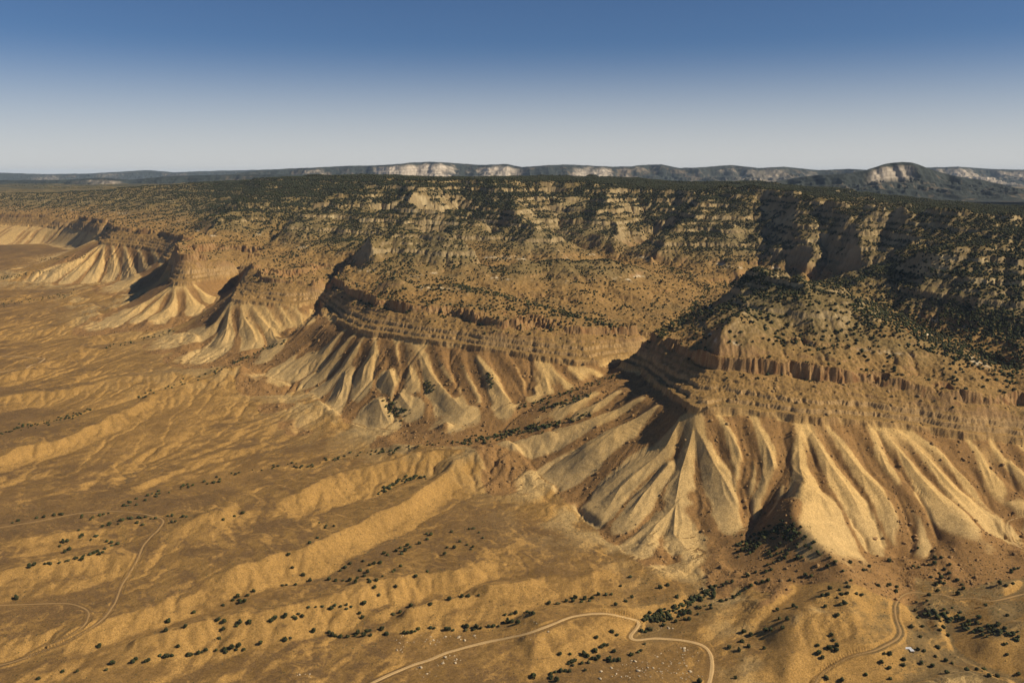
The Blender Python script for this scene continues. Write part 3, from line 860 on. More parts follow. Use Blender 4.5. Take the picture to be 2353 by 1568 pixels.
# ------------------------------------------------------------------ what the ground is made of
fx, fy = MX.ravel(), MY.ravel()
inner = G2.inside(fx, fy, 20)
def s2(A, default=0.0):
    return np.where(inner, G2.sample(A, fx, fy), default).astype(np.float32)
q, mm = MQ.ravel(), MM.ravel()
gx = np.gradient(MZ, axis=1) / np.maximum(np.gradient(MX, axis=1), 1e-3)
gy = np.gradient(MZ, axis=0) / np.maximum(np.gradient(MY, axis=0), 1e-3)
gy = gy - gx * uu[None, :]
slope = np.hypot(gx, gy).ravel().astype(np.float32)
NX, NY = (-gx).ravel(), (-gy).ravel()
off = s2(OFFS); rub = s2(RUB2); flz = s2(zone); ftm = s2(foot)
A_ = np.where(inner, G2.sample(A2, fx, fy), G1.sample(A1, fx, fy))
flow = sstep(7.0, 10.2, np.log(A_ + 1))
nA = fbm(fx, fy, 220, 4, 301); nB = fbm(fx, fy, 45, 4, 303); nC = fbm(fx, fy, 11, 3, 305); nD = fbm(fx, fy, 3.2, 2, 307)
def mix(a, b, t): return a + (np.asarray(b, np.float32) - a) * t[:, None]
C = np.empty((fx.size, 3), np.float32)
# the plain: brown sage benches, golden marl where it is cut
C[:] = (0.250, 0.153, 0.056)
C = mix(C, (0.385, 0.238, 0.082), sstep(0.06, 0.36, slope + 0.16 * nB + 0.1 * nC) * 0.85)
C = mix(C, (0.168, 0.106, 0.048), sstep(0.19, 0.04, slope + 0.05 * nB) * sstep(-0.40, 0.10, nA + 0.015 * off))
C = mix(C, (0.36, 0.265, 0.130), ftm * sstep(-0.35, 0.15, nB + nA) * 0.85)
C = mix(C, (0.150, 0.110, 0.055), sstep(8.8, 11.0, np.log(A_ + 1)) * 0.7 * sstep(0.16, 0.06, slope))
lowr = np.clip(np.minimum.reduce([np.where(inner, G2.sample(LRM, fx, fy), 0)]), 0, 1) * sstep(0.45, 0.25, slope)
C = mix(C, (0.165, 0.120, 0.058), lowr * sstep(-0.35, 0.1, nB + 0.15) * 0.85)
# shale slopes
sh = sstep(-38, -47, q) * sstep(0.12, 0.24, slope) * np.where(inner, sstep(0.06, 0.14, G2.sample(slope2, fx, fy)) * sstep(105, 60, G2.sample(np.minimum(D1, 500), fx, fy)), 1)
C = mix(C, (0.56, 0.388, 0.170), sh)
C = mix(C, (0.50, 0.365, 0.180), sh * sstep(-80, -125, q + 16 * nA) * 0.75)
C = mix(C, (0.54, 0.375, 0.170), sh * sstep(0.1, 0.5, nB) * 0.5)
C = mix(C, (0.270, 0.160, 0.066), np.clip(rub * 1.15 + 0.8 * sh * sstep(8.2, 9.6, np.log(A_ + 1)) * sstep(-0.2, 0.2, nB + 0.2), 0, 1))
# ledges, benches and slopes above
up = sstep(-46, -37, q)
C = mix(C, (0.275, 0.176, 0.070), up)
C = mix(C, (0.172, 0.138, 0.070), up * sstep(12, 60, q))
C = mix(C, (0.175, 0.134, 0.060), up * sstep(2, 40, q) * sstep(-0.35, 0.25, nA))
C = mix(C, (0.36, 0.205, 0.075), up * sstep(3, 12, q) * sstep(70, 30, q) * sstep(0.0, 0.35, nA) * np.where(fy < 1330, 0.8, 0.3))
C = mix(C, (0.250, 0.200, 0.105), up * sstep(20, 80, q) * sstep(0.12, 0.45, fbm(fx, fy, 130, 3, 311)))
C = mix(C, (0.185, 0.140, 0.068), up * sstep(0.15, 0.5, fbm(fx, fy, 75, 4, 313)) * 0.6)
# rock faces
cl = up * sstep(0.75, 1.35, slope)
streak = fbm(fx * 1.0, fy * 1.0, 7, 2, 317)
C = mix(C, (0.315, 0.200, 0.098), cl * 0.9)
C = mix(C, (0.315, 0.250, 0.145), cl * sstep(22, 50, q) * 0.9)
C = mix(C, (0.250, 0.136, 0.060), cl * sstep(-0.05, 0.4, streak + 0.4 * nB) * sstep(-14, -6, q) * sstep(16, 8, q))
C = mix(C, (0.40, 0.275, 0.135), cl * sstep(-16, -24, q) * 0.8)
C = mix(C, (0.44, 0.36, 0.22), cl * sstep(40, 90, q) * sstep(-0.1, 0.3, nB) * 0.7)
C = mix(C, (0.60, 0.52, 0.40), np.exp(-((q - 23 - 3 * nB) / 2.2) ** 2) * sstep(0.12, 0.30, fbm(fx, fy, 60, 3, 321)) * sstep(0.0, 0.25, nC + 0.1))
# fine wear
C *= (1 + 0.17 * nB + 0.19 * nC + 0.24 * nD)[:, None]
C = np.clip(C * np.array([0.80, 0.76, 0.69], np.float32), 0.015, 0.8)

def wood_density(x, y, q, slope, aspect):
    """junipers and pinyons per unit ground, 0..1"""
    a = fbm(x, y, 330, 3, 401); b = fbm(x, y, 70, 3, 403); c_ = fbm(x, y, 24, 2, 405)
    d = sstep(-30, 14, q) * 0.20 + sstep(10, 60, q) * 0.42 + sstep(70, 150, q) * 0.45
    d = d * sstep(-0.55, 0.35, b + 0.5 * a + 0.3 * c_ + 0.25 * sstep(40, 120, q)) * 1.25
    d = d + 0.55 * sstep(0.05, 0.45, a + 0.5 * b) * sstep(20, 70, q)
    d = d * (1 + 0.9 * np.clip(aspect, -0.6, 0.8)) * sstep(1.1, 0.7, slope)
    bare = sstep(0.18, 0.42, fbm(x, y, 130, 3, 311)) * sstep(0.25, 0.42, slope)
    d = d * (1 - 0.85 * bare)
    return np.clip(d, 0, 1)
top = sstep(0.14, 0.05, G1.sample(blur(slope1, 20), fx, fy)) * sstep(110, 160, q)
wd = wood_density(fx, fy, q, slope, -NX * 0.9 + NY * 0.3)
wd = wd * np.where((fy < 1330) & (q < 75), 0.5, 1.0)
hazy = sstep(-0.28, -0.40, fx / fy) * sstep(2500, 3100, fy)
wd = wd * (1 - 0.75 * hazy); top = top * (1 - 0.8 * hazy)
wd = np.clip(wd + top * 0.9 + 0.40 * sstep(0.36, 0.46, fx / fy) * sstep(1150, 1300, fy) * sstep(1900, 1700, fy) * sstep(-0.35, 0.1, nB + nA) * up + 0.45 * up * sstep(9.3, 11.0, np.log(A_ + 1)) * sstep(5, 15, q), 0, 1)
fl = sstep(0.35, 0.9, wd) * sstep(1400, 2800, fy) * up
C = mix(C, (0.034, 0.035, 0.020), np.clip(fl * (0.75 + 0.8 * nC + 0.7 * nB), 0, 0.95))
C = mix(C, (0.050, 0.050, 0.032), sstep(4300, 5600, fy) * sstep(-40, 10, q) * sstep(-0.45, 0.1, nA) * 0.9)
WD = wd.reshape(NR, NC)

def earth(name, attr="col", grain=0.35, bump=0.25, scale=0.9):
    m = bpy.data.materials.new(name); m.use_nodes = True
    nt = m.node_tree; b = nt.nodes["Principled BSDF"]
    b.inputs["Roughness"].default_value = 0.95
    b.inputs["Specular IOR Level"].default_value = 0.1
    at_ = nt.nodes.new("ShaderNodeAttribute"); at_.attribute_name = attr
    tc = nt.nodes.new("ShaderNodeNewGeometry")
    n1 = nt.nodes.new("ShaderNodeTexNoise"); n1.inputs["Scale"].default_value = scale; n1.inputs["Detail"].default_value = 4
    nt.links.new(tc.outputs["Position"], n1.inputs["Vector"])
    mr = nt.nodes.new("ShaderNodeMapRange"); mr.inputs[1].default_value = 0.3; mr.inputs[2].default_value = 0.7
    mr.inputs[3].default_value = 1 - grain; mr.inputs[4].default_value = 1 + grain
    nt.links.new(n1.outputs["Fac"], mr.inputs[0])
    mx = nt.nodes.new("ShaderNodeMix"); mx.data_type = 'RGBA'; mx.blend_type = 'MULTIPLY'
    mx.inputs[0].default_value = 1.0
    nt.links.new(at_.outputs["Color"], mx.inputs[6]); nt.links.new(mr.outputs[0], mx.inputs[7])
    nt.links.new(mx.outputs[2], b.inputs["Base Color"])
    bp = nt.nodes.new("ShaderNodeBump"); bp.inputs["Strength"].default_value = bump; bp.inputs["Distance"].default_value = 0.8
    nt.links.new(n1.outputs["Fac"], bp.inputs["Height"]); nt.links.new(bp.outputs[0], b.inputs["Normal"])
    return m
m_earth = earth("bare_earth")
me = grid_mesh("terrain", MX, MY, MZ)
me.shade_flat()
set_color(me, "col", C)
link("terrain", me, m_earth, kind='structure')
# ------------------------------------------------------------------ roads as sheets on their graded beds
def vmat(name, rough=0.95, attr="col"):
    m = bpy.data.materials.new(name); m.use_nodes = True
    nt = m.node_tree; b = nt.nodes["Principled BSDF"]
    b.inputs["Roughness"].default_value = rough; b.inputs["Specular IOR Level"].default_value = 0.15
    a = nt.nodes.new("ShaderNodeAttribute"); a.attribute_name = attr
    nt.links.new(a.outputs["Color"], b.inputs["Base Color"])
    return m
m_road = earth("packed_dirt", grain=0.14, bump=0.1)
for wdt, ln in road_lines:
    n = len(ln)
    tg = np.gradient(ln[:, :2], axis=0); tg /= np.maximum(np.hypot(tg[:, 0], tg[:, 1]), 1e-6)[:, None]
    nrm = np.column_stack([-tg[:, 1], tg[:, 0]])
    offs = np.array([-0.5, -0.32, -0.14, 0.0, 0.14, 0.32, 0.5]) * wdt
    wob = 1 + 0.18 * perlin(ln[:, 0] / 14, ln[:, 1] / 14, 71)
    X = ln[:, 0][:, None] + nrm[:, 0][:, None] * offs * wob[:, None]
    Y = ln[:, 1][:, None] + nrm[:, 1][:, None] * offs * wob[:, None]
    Z = np.maximum(zs(X, Y), ln[:, 2][:, None] - 0.25) + np.array([-.12, .1, .12, .16, .12, .1, -.12])[None]
    col = np.array([(0.40, 0.26, 0.115), (0.56, 0.385, 0.19), (0.58, 0.40, 0.20), (0.43, 0.285, 0.13), (0.58, 0.40, 0.20), (0.56, 0.385, 0.19), (0.40, 0.26, 0.115)])
    if wdt in (2.6, 2.0, 2.4): col = col * 0.30 + np.array([0.31, 0.19, 0.075]) * 0.62
    col = col * np.array([0.82, 0.80, 0.76])
    cc = np.repeat(col[None], n, 0) * (1 + 0.12 * fbm(X.ravel(), Y.ravel(), 9, 2, 73)).reshape(n, 7, 1)
    me = grid_mesh("dirt_road", X.astype(np.float32), Y.astype(np.float32), Z.astype(np.float32))
    set_color(me, "col", cc.astype(np.float32))
    link("dirt_road", me, m_road, kind='structure')

# ------------------------------------------------------------------ far country
def sheet(name, X, Y, Z, col, mat):
    me = grid_mesh(name, X.astype(np.float32), Y.astype(np.float32), Z.astype(np.float32))
    set_color(me, "col", col.astype(np.float32))
    return link(name, me, mat, kind='structure')

m_far = vmat("far_ground")
ua = np.linspace(-0.8, 0.8, 500)
ra = np.exp(np.linspace(math.log(6900), math.log(30000), 160))
X = ra[:, None] * ua[None]; Y = np.repeat(ra[:, None], len(ua), 1)
Z = -104 - 60 * sstep(7500, 10500, Y) + fbm(X.ravel(), Y.ravel(), 1500, 4, 501).reshape(X.shape) * 26
t = fbm(X.ravel(), Y.ravel(), 700, 4, 503)
cf = mix(np.tile(np.array([[0.20, 0.15, 0.085]], np.float32), (X.size, 1)), (0.07, 0.065, 0.04), sstep(-0.25, 0.2, t))
sheet("far_plain", X, Y, Z, cf, m_far)

def far_range(name, sky_pts, d, depth, back, amp, nose, white, forest, seed, hmin=0.12, zb=-190, cols=1400, rows=260, base_py=None):
    P = np.array(sky_pts, float)
    px = np.linspace(P[0, 0], P[-1, 0], cols)
    py = np.interp(px, P[:, 0], P[:, 1])
    py = run_mean(py, max(3, int(cols * 7 / (P[-1, 0] - P[0, 0])))) + 1.1 * fbm(px, px * 0, 26, 3, seed + 31)
    dx, dy, dz = ray(px, py)
    u = dx / dy; r = dz / dy                                   # slope of the line of sight to the skyline
    yv = np.linspace(d - depth, d + back, rows)
    X = yv[:, None] * u[None]; Y = np.repeat(yv[:, None], cols, 1)
    xf, yf = X.ravel(), Y.ravel()
    nn = fbm(xf, yf * 0.15, nose * 1.6, 4, seed)
    rim = (d - 0.25 * depth + nose * (nn * 1.3)).reshape(X.shape)
    ztop = r[None] * d
    W = 0.62 * depth
    e = (Y - rim) / W
    k = np.clip(1 + e, 0, 1)
    prof = np.where(e < 0, 0.55 * k ** 1.6 + 0.45 * sstep(0.70, 0.97, k), 1.0)
    dent = ridged(xf, yf * 0.6, amp * 5, 4, seed + 9, 0.55).reshape(X.shape)
    Z = zb + (ztop - zb) * prof
    edge = np.clip(4 * k * (1 - k), 0, 1)
    Z = Z + ridged(xf, yf * 0.7, amp * 1.6, 3, seed + 21, 0.55).reshape(X.shape) * amp * 0.30 * edge
    Z = Z + dent * amp * edge + np.where(e > 0, fbm(xf, yf, 500, 3, seed + 3).reshape(X.shape) * amp * 0.25, 0)
    hh = (Z - zb) / np.maximum(ztop - zb, 1)
    ter = 0.045 * np.sin(hh * 40 + 2 * fbm(xf, yf, 900, 2, seed + 5).reshape(X.shape))
    Z = Z + ter * (ztop - zb) * 0.5 * edge
    Z = np.minimum(Z, r[None] * Y)                             # nothing rises above the measured skyline
    Z = Z - 260 * sstep(d + 0.7 * back, d + back, Y)
    gx_ = np.gradient(Z, axis=1) / np.maximum(np.gradient(X, axis=1), 1e-3); gy_ = np.gradient(Z, axis=0) / np.gradient(Y, axis=0)
    sl = np.hypot(gx_, gy_).ravel()
    n1 = fbm(xf, yf, 420, 4, seed + 13); n2 = fbm(xf, yf, 120, 3, seed + 15)
    n3 = fbm(xf, yf, 48, 3, seed + 17)
    H_ = hh.ravel()
    c = np.tile(np.array([[0.150, 0.118, 0.082]], np.float32), (X.size, 1))
    band = 0.5 + 0.5 * np.sin(H_ * 62 + 1.5 * n1)
    c = mix(c, (0.21, 0.165, 0.115), sstep(0.55, 0.9, band) * sstep(-0.3, 0.3, n2))
    wmask = np.zeros(cols)
    for a, b, s_ in white: wmask = np.maximum(wmask, s_ * sstep(a - 25, a + 10, px) * sstep(b + 25, b - 10, px))
    wm = np.repeat(wmask[None], rows, 0).ravel() * sstep(0.16, 0.36, sl + 0.16 * n1) * sstep(hmin, hmin + 0.18, H_ + 0.1 * n1) * sstep(0.94, 0.80, H_ + 0.10 * n2) * sstep(0.20, -0.08, nn + 0.25 * n2)
    wm = np.clip(wm, 0, 1)
    wood_ = np.clip(sstep(-0.30, 0.10, n1 + forest - 0.42 + 0.7 * n2 + 0.5 * n3), 0, 0.96)
    wood_ = np.maximum(wood_ * (1 - 0.80 * wm), sstep(0.80, 0.93, H_ + 0.10 * n2) * 0.95)
    c = mix(c, (0.62, 0.53, 0.43), wm)
    c = mix(c, (0.36, 0.29, 0.22), wm * sstep(0.6, 0.95, band) * 0.8)
    c = mix(c, (0.34, 0.28, 0.22), wm * sstep(0.0, 0.35, n3 + 0.4 * n2) * 0.7)
    c = mix(c, (0.024, 0.032, 0.030), wood_)
    c *= (1 + 0.25 * n2)[:, None]
    return sheet(name, X, Y, Z, np.clip(c * 0.8, 0.010, 0.8), m_far)

far_range("distant_mesa", [(-350,399),(-100,398),(0,397),(100,400),(200,399),(300,393),(340,391),(400,396),(470,393),(560,391),(640,389),(760,386)], 21000, 4200, 2500, 90, 900, [(80,130,.5),(230,420,.35)], 0.75, 601)
far_range("distant_cliffs", [(540,398),(600,391),(650,388),(720,385),(800,381),(860,380),(900,378),(940,374),(990,371.5),(1050,375),(1100,379),(1165,377),(1200,384),(1250,380),(1300,378),(1350,380),(1400,383),(1450,382),
   (1490,378),(1520,378),(1560,386),(1600,385),(1680,379),(1740,386),(1800,383),(1880,391),(1950,388),(2020,392)], 13000, 3300, 2000, 95, 620, [(705,1185,1.0),(1330,1500,1.0),(1640,1800,.45),(1860,1960,.5)], 0.60, 611, cols=1900)
far_range("distant_ridge", [(2040,394),(2080,388),(2140,384.5),(2200,383),(2280,388.5),(2352,390),(2480,392),(2640,392)], 15000, 3000, 2000, 90, 620, [(2060,2600,.8)], 0.45, 621, cols=700)
far_range("mountain", [(1700,432),(1760,420),(1830,408),(1880,402),(1940,399),(1985,392),(2012,383),(2035,376),(2050,374),(2072,372),(2097,374),(2112,379),(2130,386),(2160,396),(2200,406),(2260,414),(2352,436),(2470,452),(2600,460)], 6600, 1500, 900, 60, 260,
   [(2005,2092,0.9)], 0.75, 631, hmin=0.42, zb=-150, cols=1100)
far_range("low_mesa", [(-300,417),(-100,415),(0,414),(150,413),(228,408),(300,413),(395,404),(520,401),(600,400),(700,402),(820,410)], 9500, 1800, 900, 40, 420, [(180,290,.5)], 0.75, 641, zb=-175, cols=700)

# ------------------------------------------------------------------ the air between
zmax = max((np.array([v.co.z for v in o.data.vertices][::7]).max() for o in scene.objects if o.type == 'MESH'), default=200)
hz_top = max(zmax, 5.0) + 12.0
bm_v = [(-25500, -900), (25500, -900), (25500, 44000), (-25500, 44000)]
zlow = float(MZ.min()) - 60.0
me = bpy.data.meshes.new("haze")
me.from_pydata([(x, y, zlow - 260) for x, y in bm_v] + [(x, y, hz_top) for x, y in bm_v], [],
               [(3, 2, 1, 0), (4, 5, 6, 7), (0, 1, 5, 4), (1, 2, 6, 5), (2, 3, 7, 6), (3, 0, 4, 7)])
mh = bpy.data.materials.new("haze"); mh.use_nodes = True
nt = mh.node_tree; nt.nodes.clear()
out = nt.nodes.new("ShaderNodeOutputMaterial"); pv = nt.nodes.new("ShaderNodeVolumePrincipled")
pv.inputs["Color"].default_value = (0.56, 0.74, 1.0, 1)
pv.inputs["Density"].default_value = 1.5e-5
pv.inputs["Anisotropy"].default_value = 0.0
nt.links.new(pv.outputs[0], out.inputs["Volume"])
link("haze", me, mh, kind='stuff')
print("far %.1fs" % (time.time() - T0))
# ------------------------------------------------------------------ junipers, brush and loose rock
class Bag:
    """collects many small lumps into one mesh"""
    def __init__(s): s.v, s.f, s.c, s.n = [], [], [], 0
    def add(s, V, F, col):
        """V: k x m x 3 points, F: t x 3 faces of one lump, col: k x 3"""
        k, m = V.shape[:2]
        s.v.append(V.reshape(-1, 3).astype(np.float32))
        s.f.append((F[None] + (np.arange(k) * m)[:, None, None] + s.n).reshape(-1, 3).astype(np.int32))
        s.c.append(np.repeat(col, m, 0).astype(np.float32)); s.n += k * m
    def build(s, name, mat, smooth=False, **props):
        v = np.concatenate(s.v); f = np.concatenate(s.f); c = np.concatenate(s.c)
        me = bpy.data.meshes.new(name)
        me.vertices.add(len(v)); me.vertices.foreach_set("co", v.ravel())
        me.loops.add(f.size); me.loops.foreach_set("vertex_index", f.ravel())
        me.polygons.add(len(f)); me.polygons.foreach_set("loop_start", np.arange(0, f.size, 3, dtype=np.int32))
        me.update(calc_edges=True)
        if smooth: me.shade_smooth()
        set_color(me, "col", c)
        return link(name, me, mat, **props)

def ico(sub):
    t = (1 + 5 ** 0.5) / 2
    v = [(-1, t, 0), (1, t, 0), (-1, -t, 0), (1, -t, 0), (0, -1, t), (0, 1, t), (0, -1, -t), (0, 1, -t), (t, 0, -1), (t, 0, 1), (-t, 0, -1), (-t, 0, 1)]
    f = [(0, 11, 5), (0, 5, 1), (0, 1, 7), (0, 7, 10), (0, 10, 11), (1, 5, 9), (5, 11, 4), (11, 10, 2), (10, 7, 6), (7, 1, 8),
         (3, 9, 4), (3, 4, 2), (3, 2, 6), (3, 6, 8), (3, 8, 9), (4, 9, 5), (2, 4, 11), (6, 2, 10), (8, 6, 7), (9, 8, 1)]
    v = [np.array(p) / np.linalg.norm(p) for p in v]
    for s in range(sub):
        mid = {}; nf = []
        def m(a, b):
            k = (min(a, b), max(a, b))
            if k not in mid:
                p = v[a] + v[b]; v.append(p / np.linalg.norm(p)); mid[k] = len(v) - 1
            return mid[k]
        for a, b, c in f:
            ab, bc, ca = m(a, b), m(b, c), m(c, a)
            nf += [(a, ab, ca), (b, bc, ab), (c, ca, bc), (ab, bc, ca)]
        f = nf
    return np.array(v), np.array(f)
ICO0, ICO1 = ico(0), ico(1)

def lumps(x, y, z, r, h, tmpl, jit, g, sink=0.12):
    V, F = tmpl
    k = len(x)
    a = g.uniform(0, 2 * math.pi, k)
    P = np.repeat(V[None], k, 0) * (1 + jit * g.standard_normal((k, len(V), 1)))
    sx = r * g.uniform(0.8, 1.25, k); sy = r * g.uniform(0.8, 1.2, k)
    X = P[..., 0] * sx[:, None]; Y = P[..., 1] * sy[:, None]
    Zl = P[..., 2] * (h / 2)[:, None]
    ca, sa = np.cos(a)[:, None], np.sin(a)[:, None]
    return np.stack([X * ca - Y * sa + x[:, None], X * sa + Y * ca + y[:, None], Zl + (z + h * (0.5 - sink))[:, None]], -1), F

m_leaf = vmat("juniper_foliage", 0.9)
m_bark = vmat("juniper_bark", 0.95)
m_brush = vmat("sage_leaf", 0.95)
m_rock = earth("sandstone", grain=0.22, bump=0.35, scale=1.6)
gv = np.random.default_rng(5)

def leaf_cols(k, g, base=(0.025, 0.028, 0.012)):
    c = np.array([base]) * g.uniform(0.65, 1.5, (k, 1))
    c[:, 0] *= g.uniform(0.85, 1.25, k); c[:, 2] *= g.uniform(0.7, 1.2, k)
    return c

# explicit trees of the near ground, as seen in the frame (three frame quarters of the lower band)
TB = [
 (0, [(310,500),(270,520),(265,497),(410,490),(440,485),(460,490),(540,480),(600,465),(620,460),(690,440),(745,452),(760,415),(815,405),(850,395),(880,380),(900,405),(930,385),(950,355),(1010,297),(1010,325),(1068,310),(970,285),(745,235),(725,250),(610,285),(575,295),(545,330),(630,360),(590,385),(715,185),(870,240),(825,270),(740,70),(745,55),(820,90),(840,70),(905,50),(940,40),(985,30),(1045,15),(1095,15),(1130,12),(800,25),(540,40),(560,42),(490,50),(400,65),(330,75),(340,72),(165,100),(115,118),(930,150),(1000,125),(985,140),(1070,130),(1090,100),(1110,95),(1160,75),(1190,80),(1255,70),(1280,75),(1320,65),(1370,80),(1410,78),(1520,55),(1560,55),(1555,110),(1590,105),(1660,60),(1690,65),(2125,58),(2200,30),(2025,90),(1240,120),(1295,135),(150,805),(1975,998),(2030,1015),(2025,1085),(2145,1050),(2175,1020),(2260,1028),(1985,1165),(1505,1095),(1680,1062),(1525,1015),(1615,1240),(1800,1300),(1830,1290),(1865,1275),(1730,1315),(1705,1318),(2035,1270),(2050,1290),(2100,1255),(2140,1265),(2165,1235),(1960,1270),(2210,1268),(1560,1320),(1520,1325),(1500,1328),(1450,1320),(1345,1365),(1320,1375),(1230,1355),(1205,1380),(1035,1385),(1020,1395),(570,1467),(350,1530),(700,1460),(965,1448),(2020,865),(2170,820),(2215,832),(2180,842),(2245,775),(2300,738),(2110,820),(2155,790),(1755,930),(900,1240)]),
 (596, [(525,255),(455,300),(265,407),(300,525),(398,592),(458,645),(245,680),(210,685),(328,677),(605,145),(595,165),(540,118),(675,148),(820,490),(775,525),(735,550),(940,465),(1000,500),(1040,485),(1095,480),(1130,395),(1160,412),(1240,375),(1275,345),(1340,325),(1365,340),(1320,370),(1285,400),(1450,305),(1280,512),(1210,565),(1225,550),(1115,603),(985,630),(950,600),(885,622),(820,640),(755,640),(870,655),(1060,640),(1000,655),(630,632),(690,645),(1045,705),(1235,700),(1415,607),(1520,560),(915,548),(980,565),(1085,770),(950,853),(1550,858),(1370,878),(1210,945),(1275,930),(1815,288),(1880,318),(1915,358),(1935,335),(1765,345),(1700,342),(1675,400),(2025,255),(1990,205),(1900,175),(1940,170),(1515,218),(1555,225),(1520,268),(1740,200),(1835,785),(1890,785),(1985,775),(1720,810),(735,875),(790,860),(830,880),(790,900),(650,900),(685,865),(570,875),(510,880),(355,945),(308,970),(328,990),(388,968),(140,985),(105,1010),(910,935),(935,980),(235,965),(445,882),(490,1105),(630,1112),(660,1140),(690,1145),(735,1150),(800,1150),(870,1140),(890,1120),(945,1140),(970,1105),(1000,1095),(1110,1085),(1005,1140),(1150,1130),(1310,1115),(1345,1120),(1380,1110),(1410,1100),(1440,1080),(1550,1070),(1585,1072),(1690,1085),(1720,1085),(1755,1090),(1850,1055),(1880,1060),(1870,1090),(1940,1085),(1965,1070),(2005,1070),(2080,1060),(2120,1055),(2165,1055),(2210,1025),(2250,1020),(2290,1012),(2280,945),(2325,935),(2225,950),(2340,1025),(230,1185),(280,1160),(10,1215)]),
 (1192, [(100,935),(75,930),(125,945),(270,850),(360,850),(345,852),(490,830),(565,835),(595,810),(665,800),(640,825),(720,770),(840,765),(790,770),(510,800),(430,830),(875,862),(965,830),(1020,793),(1345,685),(920,690),(1010,608),(1280,710),(1430,795),(1410,880),(1400,885),(1285,915),(1240,945),(1210,1010),(1240,1005),(1260,1015),(1290,1000),(1320,1005),(1345,990),(1375,990),(1420,1015),(1310,1050),(1450,965),(1490,945),(1520,920),(1550,935),(1500,990),(1540,990),(1615,880),(1640,890),(1690,870),(1740,860),(1740,890),(1620,945),(1830,830),(1880,815),(1940,795),(1980,770),(2000,760),(2050,720),(1760,780),(1760,800),(1690,775),(1650,820),(1740,705),(1850,685),(1930,655),(1880,655),(2100,690),(2150,660),(2205,660),(2255,640),(2145,565),(2070,605),(1100,1070),(1130,1065),(1170,1075),(1190,1090),(1110,1100),(1150,1105),(845,1105),(960,1125),(890,1135),(700,1160),(1140,1215),(860,1285),(1080,1290),(1105,1275),(1020,1315),(770,1230),(800,1225),(745,1245),(690,1285),(590,1310),(620,1325),(665,1350),(700,1355),(720,1340),(825,1335),(810,1360),(830,1375),(865,1365),(905,1365),(630,1385),(570,1390),(480,1380),(510,1365),(450,1395),(490,1410),(420,1460),(380,1465),(330,1470),(290,1490),(460,1465),(600,1455),(290,1525),(130,1520),(340,1550),(370,1310),(465,1305),(1995,1275),(1905,1248),(2220,1255),(2230,1095),(2100,1135),(2035,1110),(2080,1240),(1960,1525),(2020,1195),(1635,1565),(2280,1090),(1980,380),(2100,300),(2140,350),(2020,370)]),
 (1756, [(235,75),(185,150),(270,175),(240,155),(170,260),(240,280),(140,310),(300,310),(350,270),(370,330),(410,350),(450,290),(430,300),(290,340),(480,385),(500,405),(640,468),(775,480),(570,520),(595,430),(300,440),(340,430),(270,450),(60,420),(110,400),(160,380),(200,400),(180,440),(130,460),(80,480),(30,500),(60,540),(10,560),(40,400),(100,360),(220,360),(370,600),(425,600),(230,640),(745,660),(785,640),(760,700),(680,727),(590,718),(745,760),(700,765),(570,770),(525,775),(660,795),(835,762),(878,775),(740,845),(690,860),(720,850),(550,880),(115,910),(290,885),(260,875),(655,960),(135,985),(205,995),(160,1075),(15,1090),(55,1095),(605,1135),(630,1180),(655,1235),(585,1255),(650,1275),(480,1230),(525,1345),(545,1410),(590,1435),(620,1350),(490,1305),(1190,745),(1130,680),(1030,690),(1110,690),(1200,700),(950,515),(710,555),(900,550),(1130,465),(1390,345),(1510,610),(1580,575),(1670,575),(1600,625),(1675,620),(1590,655),(1630,665),(1745,640),(1550,680),(1790,675),(1800,715),(1750,765),(1510,755),(1490,775),(1570,735),(1540,490),(1490,500),(1540,440),(1400,520),(1350,515),(1680,495),(1630,540),(1600,435),(2300,530),(2265,535),(2235,565),(2190,690),(2250,670),(2130,670),(2310,785),(1060,1385),(1130,1435),(1085,1305),(1135,1310),(1390,1270),(1445,1280),(1330,1065),(1410,1150),(1590,1090),(1660,1140),(1800,990),(1490,960),(1430,1060),(1850,1010),(1700,890),(1940,980),(2060,1055),(2110,1050),(2000,870),(2200,960),(1570,1250),(1640,1370),(1700,1390),(1520,1420),(1650,1480),(1920,1450),(1985,1445),(1830,1455),(2200,1120),(2250,1130),(700,1550),(580,1490),(560,1530),(1140,1530),(2110,1510),(2035,1505),(2300,1490),(2200,1310),(920,1495),(1255,1410),(1420,1395),(1260,1360),(1550,1330)]),
]
tp = np.array([(x0 + a * 0.2535, 1170 + b * 0.2535) for x0, L in TB for a, b in L])
tH = hit(tp[:, 0], tp[:, 1] + 1.2)
tr = gv.uniform(1.35, 2.35, len(tH))
order = np.argsort(-tr / tH[:, 1] * (1 + 0.001 * np.arange(len(tr)) / len(tr)))
road_near = on_sheet(road_mask, tH[:, 0], tH[:, 1]) > 0.2
order = [i for i in order if not road_near[i] and 400 < tH[i, 1] < 1500]
single, rest = order[:300], order[300:]

